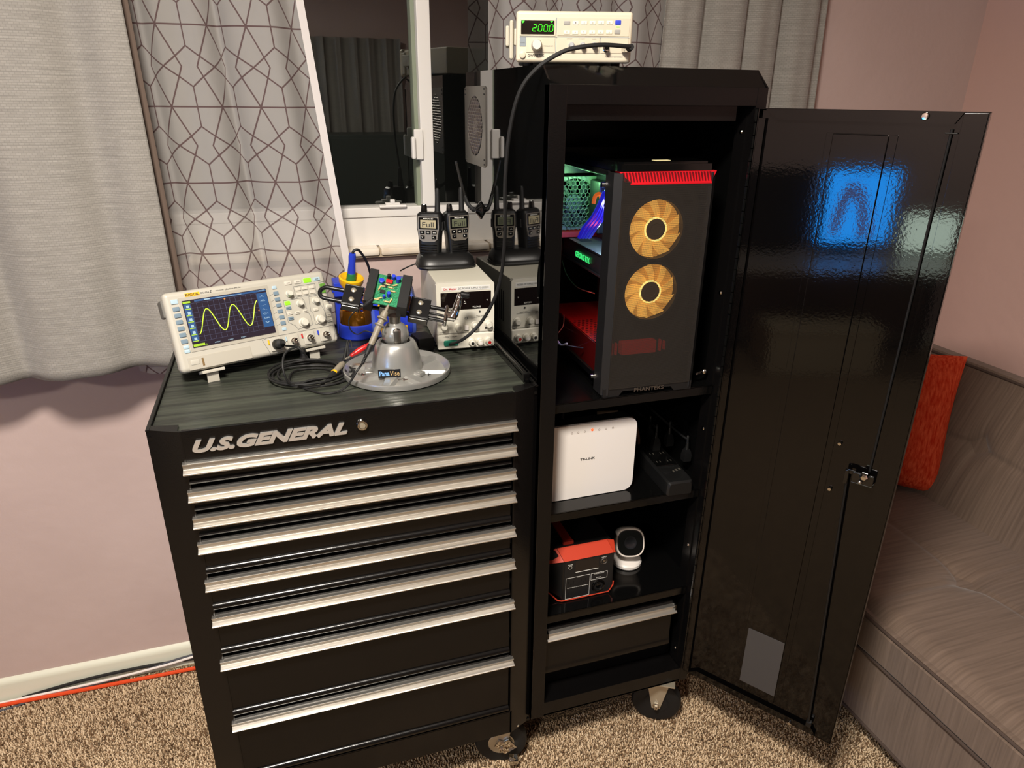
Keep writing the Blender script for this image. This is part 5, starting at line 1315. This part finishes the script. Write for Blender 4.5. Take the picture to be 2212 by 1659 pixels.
for k, (u, v, lb, cu, cv, y_) in enumerate(((1398, 985, 'black plug farthest left on the power strip', 1385, 930, .20), (1413, 990, 'black plug second from the left on the power strip', 1404, 915, .15), (1441, 985, 'black plug third from the left on the power strip', 1448, 920, .16), (1479, 1010, 'black low plug at the right edge of the power strip', 1470, 940, .08))):
    q = atz(u, v, .625)
    x, y = q.x, min(.24, max(.05, q.y))
    y = y_ if True else y
    q = at(u, v, y_+.02)
    g = thing('mains_plug', lb, 'plug', (q.x, y_+.02, .5835+.0365), (0, 0, R_(-4)), 'plugs in the power strip')
    b = MB(); b.loft([[(-.009, -.008, 0), (.009, -.008, 0), (.009, .008, 0), (-.009, .008, 0)], [(-.0095, -.008, .014), (.0095, -.008, .014), (.0095, .008, .014), (-.0095, .008, .014)], [(-.0075, -.007, .024), (.0075, -.007, .024), (.0075, .007, .024), (-.0075, .007, .024)], [(-.005, -.005, .030), (.005, -.005, .030), (.005, .005, .030), (-.005, .005, .030)]])
    b.lathe([(.005, .028), (.0035, .045), (0, .046)], n=10); b.build('plug_body', M_plk, g)
    e = at(cu, cv, y_+.06); L_ = Vector((e.x-q.x, e.y-(y_+.02), e.z-(.5835+.0365)))
    MB().tube([(0, 0, .044), (.0, .002, .060), (L_.x*.5+.008, L_.y*.5, L_.z*.6+.02), (L_.x, L_.y, L_.z), (L_.x-.03, L_.y+.15, L_.z+.02)], .0026, 8, smooth=6).build('plug_cord', M_rub, g)
g = thing('cable_bundle', 'tangle of brown and pale cables behind the router', 'cables', (0, 0, 0))
b = MB()
for k in range(4): b.tube([at(1340+8*k, 900, .20), at(1368+3*k, 915+5*k, .20), at(1378, 945+6*k, .21), at(1370-4*k, 960, .24)], .0035, 8, smooth=5)
b.build('brown_cables', mat('cable_brown', (126, 92, 70), .6), g)
b = MB(); b.tube([at(1290, 893, .26), at(1310, 892, .25), at(1335, 891, .24)], .006, 8, smooth=5); b.build('pale_cable', M_fg, g)
# ================================================================== power station
PT = thing('power_station', 'black portable power station with orange band and handle on the lower shelf', 'power station', (.757, .067, .3145))
fpx = [(.0112, .001), (.1310, .001), (.1412, .026), (.1385, .116), (.1260, .1180), (.0145, .1180), (.0150, .1180), (.0160, .006)]
front = [(.0145, .001), (.1310, .001), (.1410, .026), (.1400, .116), (.0140, .119), (.0100, .080)]
back = [(.000, .001), (.1380, .001), (.1520, .030), (.1520, .108), (.1420, .1290), (-.0060, .1290), (-.0260, .108), (-.0260, .030)]
fr8 = [(.0140, .002), (.1310, .002), (.1400, .020), (.1380, .104), (.1360, .1130), (.0150, .1130), (.0120, .104), (.0120, .014)]
b = MB(); b.loft([[(x, 0, z) for x, z in fr8], [(x, .028, z) for x, z in back], [(x, .185, z) for x, z in back], [(.06+(x-.06)*.9, .215, .01+z*.94) for x, z in back]]); b.build('station_body', M_plk, PT)
b = MB(); b.bx(.0160, -.0012, .0035, .1375, .001, .1120, .001); b.build('front_panel', mat('station_panel', (24, 24, 25), .45), PT)
M_band = mat('station_orange', (186, 58, 34), .45)
b = MB(); b.loft([[(.0140, -.003, .1130), (.1360, -.003, .1130), (.1310, .026, .1315), (.0060, .026, .1315)], [(.0140, .004, .1110), (.1360, .004, .1110), (.1310, .030, .1290), (.0060, .030, .1290)]])
b.loft([[(.0130, -.003, .1130), (.0050, .026, .1315), (-.0230, .030, .1200), (-.0210, .018, .1000)], [(.0130, .003, .1120), (.0050, .030, .1300), (-.0240, .034, .1180), (-.0220, .022, .0990)]])
b.loft([[(.1365, -.003, .1130), (.1410, -.002, .1110), (.1480, .024, .1270), (.1315, .026, .1315)], [(.1365, .003, .1120), (.1410, .003, .1100), (.1480, .030, .1250), (.1315, .030, .1300)]]); b.build('orange_band', M_band, PT)
b = MB(); b.tube([(-.023, .022, .100), (-.027, .028, .085), (-.027, .028, .030), (.004, .004, -.0005+.003), (.012, -.001, .0030), (.130, -.001, .0030), (.1415, -.001, .020), (.1415, -.001, .030)], .0017, 6); b.build('orange_edge_line', M_band, PT)
b = MB(); b.bx(.028, .040, .1320, .050, .180, .1380, .002); b.bx(.026, .036, .1260, .052, .044, .1370, .002); b.build('carry_handle', mat('handle_red', (160, 44, 28), .45), PT)
b = MB(); b.bx(.0420, -.0018, .0780, .1010, .0, .1080, .001); b.build('station_display', mat('display_glossy', (30, 25, 24), .15, coat=.4), PT)
b = MB(); b.cyl((.043, -.0018, .0770), (.100, -.0018, .0770), .0006, n=5)
outline(b, [(.0205, .0640), (.0800, .0640), (.0800, .0060), (.0205, .0060)], -.0014, .0004); outline(b, [(.0830, .0640), (.1240, .0640), (.1240, .0460), (.0830, .0460)], -.0014, .0004)
b.text('POWER', .0230, .0990, .0125, .0026, -.0013, .0003); b.text('INPUT', .1070, .1030, .0130, .0026, -.0013, .0003); b.text('TYPE C IN/OUT', .0900, .0600, .0260, .0022, -.0013, .0003); b.text('DC/CAR', .0960, .0490, .0130, .0022, -.0013, .0003); b.text('AC', .0480, .0615, .0060, .0026, -.0013, .0003); b.text('TYPE OUTPUT 110V 60HZ 300W(PEAK)', .0240, .0345, .0520, .0022, -.0013, .0003)
b.lathe([(.0040, 0), (.0046, 0), (.0046, .0004), (.0040, .0004)], (.0294, -.0015, .0930), (0, 1, 0), 16); b.build('panel_lettering', M_wink, PT)
b = MB()
for x, z in ((.0330, .0490), (.0640, .0500), (.0330, .0180), (.0640, .0190)):
    for s in (-.006, .006): b.bx(x+s-.0012, -.0016, z-.002, x+s+.0012, -.001, z+.006)
    b.cyl((x, -.0016, z-.004), (x, -.001, z-.004), .0016, n=8)
b.build('ac_outlets', M_dark, PT)
b = MB(); b.lathe([(.0060, 0), (.0075, -.0010), (.0090, 0)], (.1138, -.0012, .0930), (0, 1, 0), 22); b.cyl((.1138, -.0016, .0930), (.1138, -.001, .0930), .0035, n=14); b.build('dc_jack', M_steel, PT)
b = MB(); b.lathe([(.0110, .003), (.0115, -.002), (.0140, -.0025), (.0150, 0), (.0170, -.0008), (.0175, 0)], (.1027, -.0012, .0260), (0, 1, 0), 28); b.lathe([(0, -.0015), (.0060, -.0012), (.0065, .001)], (.1027, -.0012, .0260), (0, 1, 0), 16); b.build('car_socket', M_plg, PT)
# ================================================================== camera
CM = thing('security_camera', 'small white security camera with round black face on the lower shelf', 'camera', (.981, .158, .3145), (0, 0, R_(-15)))
b = MB(); b.lathe([(0, 0), (.034, 0), (.037, .003), (.0372, .010), (.034, .014), (.020, .016), (0, .017)], n=40); b.build('camera_base', M_white, CM)
b = MB(); b.tube([(0, .002, .014), (0, .006, .024), (0, .010, .036)], .007, 12, smooth=3); b.build('camera_neck', M_white, CM)
HMm = Matrix.Translation((0, .0, .064)) @ Matrix.Rotation(R_(-24), 4, 'X')
b = MB(HMm)
def sqs(r, y, e=.72, n=44): return [(r*math.copysign(abs(math.cos(t))**e, math.cos(t)), y, r*math.copysign(abs(math.sin(t))**e, math.sin(t))) for t in [2*PI*k/n for k in range(n)]]
b.loft([sqs(.030, -.0245), sqs(.0345, -.0245), sqs(.0365, -.021), sqs(.0370, -.012), sqs(.0355, .006), sqs(.0290, .022), sqs(.0170, .030), sqs(.004, .033)]); b.build('camera_head', mat('camera_white', (232, 222, 212), .3, coat=.3), CM)
b = MB(HMm); b.loft([sqs(.0315, -.0235), sqs(.0315, -.0252), sqs(.029, -.0256)]); fc = b.build('camera_face', M_plg, CM)
b = MB(HMm); b.lathe([(.0150, -.0252), (.0155, -.0266), (.0120, -.0268), (.0090, -.0258), (.0, -.0262)], (0, 0, 0), (0, 1, 0), 30); b.build('lens', mat('lens_ring', (34, 34, 38), .15, coat=.6), fc)
g = thing('camera_lead', 'thin pale cord hanging at the hinge side of the lower shelf', 'cord', (0, 0, 0))
MB().tube([at(1489, 1130, .06), at(1499, 1155, .07), at(1494, 1180, .07), at(1482, 1185, .07)], .0012, 6, smooth=5).build('cord', M_steel, g)

# ================================================================== sofa along the right wall
SO = thing('sofa', 'brown tufted microfibre sofa along the right wall beside the open locker door', 'sofa', (0, 0, 0))
ST_ = .262                     # seat top (above cabinet zero)
YS0, YS1 = -2.0, .50
tufts_seat = [(1.80, -.14), (1.80, -.72), (1.80, -1.30)]
tp = atz(2087, 1255, ST_-.005); tufts_seat = [(tp.x, tp.y), (tp.x, tp.y-.58), (tp.x, tp.y-1.16), (tp.x, tp.y+.58)]
def seat_z(x, y):
    z = ST_ + .012
    z -= .03*max(0, 1-(x-1.495)/.05)**2 if x < 1.545 else 0
    for tx_, ty_ in tufts_seat:
        d2 = ((x-tx_)**2+(y-ty_)**2)
        z -= .020*math.exp(-d2/.0016) + .010*math.exp(-d2/.012)
        # pulled creases
        z -= .006*math.exp(-((y-ty_)/.010)**2)*(1 if x < tx_ else .6)*min(1, math.exp(-abs(x-tx_)/.35))
        z -= .006*math.exp(-((x-tx_)/.010)**2)*math.exp(-abs(y-ty_)/.25)
    return z
XS0, XS1 = 1.490, 2.06
def fs(u, v):
    x = XS0+(XS1-XS0)*u; y = YS0+(YS1-YS0)*v; return Vector((x, y, seat_z(x, y)))
seat = grid_mesh('seat_cushion', fs, 110, 420, M_sofa, SO)
b = MB(); b.loft([[(x, y, z) for x, z in ((XS0+.002, ST_+.000-.010), (XS0-.008, ST_-.025), (XS0-.006, .160), (XS0+.004, .148), (XS1, .148), (XS1, ST_-.02))] for y in (YS0, YS1)]); b.build('seat_side', M_sofa, SO)
b = MB(); b.loft([[(x, y, z) for x, z in ((XS0+.004, .146), (XS0+.006, .020), (XS0+.012, -.055), (2.22, -.055), (2.22, .146))] for y in (YS0, YS1)]); b.build('sofa_base', M_sofa, SO)
b = MB(); b.cyl((XS0-.004, YS0, ST_-.016), (XS0-.004, YS1, ST_-.016), .004, n=8); b.cyl((XS0-.001, YS0, .148), (XS0-.001, YS1, .148), .004, n=8); b.cyl((XS0+.010, YS0, -.052), (XS0+.010, YS1, -.052), .004, n=8); b.build('welt_piping', mat('sofa_piping', (72, 58, 50), .8), SO)
# back: leaning surface
bt = atx(2100, 975, 2.10)
tb = [(bt.y, .46), (bt.y-.58, .46), (bt.y-1.16, .46), (bt.y+.58, .46)]
def fb(u, v):
    y = YS0+(YS1-YS0)*u; s = v
    x = 2.030+.155*s; z = ST_-.01+.400*s
    bul = .018*math.sin(PI*min(1, s*1.05)); 
    dd = 0
    for ty_, tz_ in tb:
        d2 = (y-ty_)**2+(z-tz_)**2
        dd += .026*math.exp(-d2/.0012)+.012*math.exp(-d2/.012)+.007*math.exp(-((y-ty_)/.010)**2)*math.exp(-abs(z-tz_)/.18)+.007*math.exp(-((z-tz_)/.010)**2)*math.exp(-abs(y-ty_)/.22)
    return Vector((x-bul+dd, y, z))
grid_mesh('sofa_back', fb, 420, 90, M_sofa, SO)
b = MB(); b.loft([[(x, y, z) for x, z in ((2.185, ST_+.388), (2.195, ST_+.402), (2.225, ST_+.404), (2.250, ST_+.385), (2.250, -.04), (2.080, -.04), (2.060, ST_-.01))] for y in (YS0, YS1)]); b.build('back_frame', M_sofa, SO)
b = MB(); b.cyl((2.188, YS0, ST_+.394), (2.188, YS1, ST_+.394), .0045, n=8); b.build('back_piping', mat('sofa_piping', (72, 58, 50), .8), SO)
for x in (1.56, 2.15):
    for y in (YS0+.1, -.8, YS1-.1): MB().cyl((x, y, -.055), (x, y, FZ), .022, .016, n=14).build('leg', M_rub, SO)
# pillow
pr_ = Vector((atx(2050, 900, 2.055).x, atx(2050, 900, 2.055).y, 0))
PI_ = thing('throw_pillow', 'orange-red chenille throw pillow leaning in the sofa corner behind the locker door', 'pillow', (1.905, .355, ST_+.020), (R_(-12), 0, R_(-40)))
S_ = .43
def pil(side):
    def f(u, v):
        x = (u-.5)*2; z = (v-.5)*2
        k = (1-abs(x)**2.6)*(1-abs(z)**2.6); t = .062*max(0, k)**.55
        pinch = 1-.055*(1-abs(z)**2)*(abs(x)) ; pz = 1-.045*(1-abs(x)**2)*abs(z)
        return Vector((x*S_/2*pinch, side*t, S_/2+z*S_/2*pz))
    return f
bmx = grid_mesh('pillow_front', pil(-1), 48, 48, M_pill, PI_)
grid_mesh('pillow_rear', pil(1), 48, 48, M_pill, PI_)

# ================================================================== cables along the baseboard
def floorcable(name, label, pts, r, m):
    t = thing(name, label, 'cable', (0, 0, 0), (0, 0, 0), 'cables along the baseboard')
    MB().tube([Vector((p[0], p[1], p[2])) for p in pts], r, 8, smooth=8).build('cable_sheath', m, t)
floorcable('extension_cord', 'orange extension cord on the carpet along the baseboard', [(-1.6, .585, FZ+.010), (-.9, .590, FZ+.010), (-.6, .597, FZ+.011), (-.35, .590, FZ+.011), (-.1, .585, FZ+.011), (.2, .59, FZ+.010), (.6, .60, FZ+.010)], .0055, mat('cord_orange', (220, 72, 24), .45))
floorcable('network_cable', 'white flat cable crossing over darker ones by the baseboard', [(-1.6, .612, FZ+.008), (-.9, .608, FZ+.008), (-.55, .606, FZ+.012), (-.35, .600, FZ+.020), (-.2, .604, FZ+.026), (-.05, .610, FZ+.034), (.3, .608, FZ+.02)], .0035, M_white)
floorcable('braided_cable', 'black and white braided cable along the baseboard', [(-1.6, .572, FZ+.006), (-.7, .578, FZ+.006), (-.5, .600, FZ+.008), (-.3, .602, FZ+.018), (-.12, .612, FZ+.036), (.1, .612, FZ+.03)], .0030, mat('cord_braid', (74, 76, 84), .6))
floorcable('power_cable', 'plain black cable lying against the white baseboard', [(-.55, .611, FZ+.010), (-.4, .612, FZ+.026), (-.25, .611, FZ+.030), (-.1, .610, FZ+.022), (.1, .605, FZ+.012), (.5, .6, FZ+.01)], .0042, M_rub)

# ================================================================== the rest of the room (behind the viewer, seen in reflections)
cl = thing('ceiling_lamp', 'round warm ceiling lamp over the middle of the room', 'ceiling lamp', (LAMP[0], LAMP[1], ZC))
b = MB(); b.lathe([(.19, 0), (.19, -.02), (.175, -.03), (.17, -.02), (0, -.02)], n=40); b.build('lamp_rim', M_steel, cl)
cl2 = copy_tree(cl); cl2.location = (-1.35, -2.3, ZC+ZO); cl2['label'] = 'second round ceiling lamp, added out of view for the far light'  # lamp rim copy added to go with the far light
cl['group'] = cl2['group'] = 'ceiling lamps'
DK = thing('computer_desk', 'dark desk along the left wall carrying two monitors', 'desk', (-1.75, -1.40, FZ))
b = MB(); b.bx(-.38, -.75, .615, .30, .75, .640, .003); b.build('desktop', mat('desk_laminate', (150, 140, 128), .3), DK)
for x in (-.34, .26):
    for y in (-.70, .70): MB().bx(x-.02, y-.02, 0, x+.02, y+.02, .615).build('leg', M_rub, DK)
bxo = thing('storage_box', 'beige lidded storage box standing under the desk', 'box', (-1.70, -1.25, FZ))
MB().bx(-.20, -.32, 0, .20, .32, .26, .01).build('box_body', mat('box_beige', (196, 180, 150), .6), bxo); MB().bx(-.21, -.33, .25, .21, .33, .29, .01).build('box_lid', mat('box_beige', (196, 180, 150), .6), bxo)
def monitor(name, label, x, y0, y1, z0, z1, col, s, tilt=0):
    t = thing(name, label, 'monitor', (x, (y0+y1)/2, .52), (0, 0, 0), 'monitors on the desk'); h = (y1-y0)/2
    b = MB(); b.bx(-.03, -h-.012, z0-.52-.012, 0, h+.012, z1-.52+.012, .004); b.bx(-.05, -.03, 0, -.03, .03, z0-.52+.1); b.bx(-.12, -.11, 0, .05, .11, .008, .002); b.build('monitor_case', M_plk, t)
    b = MB(); b.bx(.0, -h, z0-.52, .002, h, z1-.52); sc = b.build('monitor_screen', glow(name+'_'+str(col[0]), col, s), t)
    return t, h
t, h = monitor('monitor', 'monitor with bright blue picture on the desk', -2.0, -1.70, -1.27, .585, 1.01, (30, 140, 235), 22.0)
b = MB(); b.tube([(.003, -.10, .10), (.003, -.06, .30), (.003, .02, .38), (.003, .08, .34), (.003, .13, .12)], .034, 8, smooth=5); b.build('picture_shape', glow('screen_mauve', (120, 84, 96), 5.0), t)
monitor('monitor', 'second monitor with pale green-white page on the desk', -1.98, -2.12, -1.79, .54, .76, (206, 226, 208), 11.0)
monitor('monitor', 'third monitor, dark and switched off, on the desk', -2.0, -1.20, -.80, .56, 1.0, (10, 16, 26), .4)
c = curtain('blackout_curtain', M_curt, 1.76, .40, lambda v: .30, lambda v: 1.18, -2.93, .03, 8, .6, 1.3, 200, 30, seed=6)
tag(c, 'grey woven curtain hanging on the wall opposite the window', 'curtain', 'curtains')
ss = thing('storage_cabinet', 'long low charcoal storage cabinet against the wall opposite the window', 'cabinet', (1.15, -2.66, FZ))
MB().bx(-1.6, -.2, .05, 1.05, .2, 1.27, .004).build('cabinet_body', mat('cabinet_charcoal', (52, 58, 54), .4), ss)
for k in range(5):
    d_o = MB().bx(-1.58+.527*k, .2, .07, -1.065+.527*k, .214, 1.25, .003).build('cabinet_door', mat('cabinet_charcoal', (52, 58, 54), .4), ss)
MB().bx(-1.55, -.18, 0, 1.0, .18, .05).build('plinth', M_rub, ss)
wd = thing('wardrobe', 'tall dark cupboard added out of view to darken reflections', 'wardrobe', (-1.30, -2.70, FZ))  # unseen piece added to darken what the window and locker side reflect
mw = mat('wardrobe_dark', (40, 38, 36), .45)
MB().bx(-.80, -.28, .05, .78, .25, 2.05, .004).build('wardrobe_body', mw, wd)
for k in range(3): MB().bx(-.79+.522*k, .25, .07, -.275+.522*k, .266, 2.03, .003).build('wardrobe_door', mw, wd)
MB().bx(-.78, -.26, 0, .76, .23, .05).build('plinth', M_rub, wd)

# ================================================================== carpet pile (tufts)
def pile():
    sp = .0052
    xs = np.arange(-.95, 1.95, sp); ys = np.arange(-.75, .620, sp)
    X, Y = np.meshgrid(xs, ys); X = X.ravel(); Y = Y.ravel()
    X = X + rng.uniform(-.5, .5, X.shape)*sp; Y = Y + rng.uniform(-.5, .5, Y.shape)*sp
    keep = ~((X > .02) & (X < 1.08) & (Y > .12)) & (Y < .606)
    # only where the lens can see the floor, with a margin
    cp = np.array(CAMP); P = np.stack([X, Y, np.full_like(X, FZ)], 1)-cp
    cf, cr, cu = np.array(CF), np.array(CR), np.array(CU)
    zc = P@cf; u = 1106+FPX*(P@cr)/zc; v = 829.5-FPX*(P@cu)/zc
    keep &= (zc > .1) & (u > -350) & (u < 2500) & (v < 2000)
    X, Y = X[keep], Y[keep]; n = len(X)
    h = rng.uniform(.005, .009, n); a = rng.uniform(0, 2*PI, n); ln_ = rng.uniform(.001, .006, n)
    # combed patches
    a = a + .8*np.sin(X*9+1.3*np.sin(Y*7))
    r0 = rng.uniform(.0014, .0023, n)
    V = np.zeros((n, 7, 3)); lx, ly = np.cos(a)*ln_, np.sin(a)*ln_
    for k in range(3):
        t = 2*PI*k/3 + rng.uniform(0, 6.28, n)*0 + a
        V[:, k, 0] = X+r0*np.cos(t); V[:, k, 1] = Y+r0*np.sin(t); V[:, k, 2] = FZ
        V[:, 3+k, 0] = X+lx*.45+r0*1.05*np.cos(t); V[:, 3+k, 1] = Y+ly*.45+r0*1.05*np.sin(t); V[:, 3+k, 2] = FZ+h*.75
    V[:, 6, 0] = X+lx; V[:, 6, 1] = Y+ly; V[:, 6, 2] = FZ+h
    base = np.arange(n)*7
    F = []
    for q in ((0, 1, 4), (0, 4, 3), (1, 2, 5), (1, 5, 4), (2, 0, 3), (2, 3, 5), (3, 4, 6), (4, 5, 6), (5, 3, 6)):
        F.append(np.stack([base+q[0], base+q[1], base+q[2]], 1))
    F = np.concatenate(F, 0)
    me = bpy.data.meshes.new('carpet_pile')
    me.vertices.add(n*7); me.vertices.foreach_set('co', V.reshape(-1).astype(np.float32))
    me.loops.add(F.size); me.loops.foreach_set('vertex_index', F.reshape(-1).astype(np.int32))
    me.polygons.add(len(F)); me.polygons.foreach_set('loop_start', (np.arange(len(F))*3).astype(np.int32))
    me.update(calc_edges=True)
    at_ = me.attributes.new('tuft', 'FLOAT', 'POINT')
    c = rng.beta(1.6, 1.3, n); c = np.clip(c + .10*np.sin(X*17)*np.sin(Y*23), 0, 1)
    at_.data.foreach_set('value', np.repeat(c, 7).astype(np.float32))
    me.materials.append(M_pile)
    o = bpy.data.objects.new('carpet_pile', me); COL.objects.link(o); o.location.z = ZO
    props(o, 'beige and brown twisted carpet pile covering the floor', 'carpet', kind='stuff')
pile()
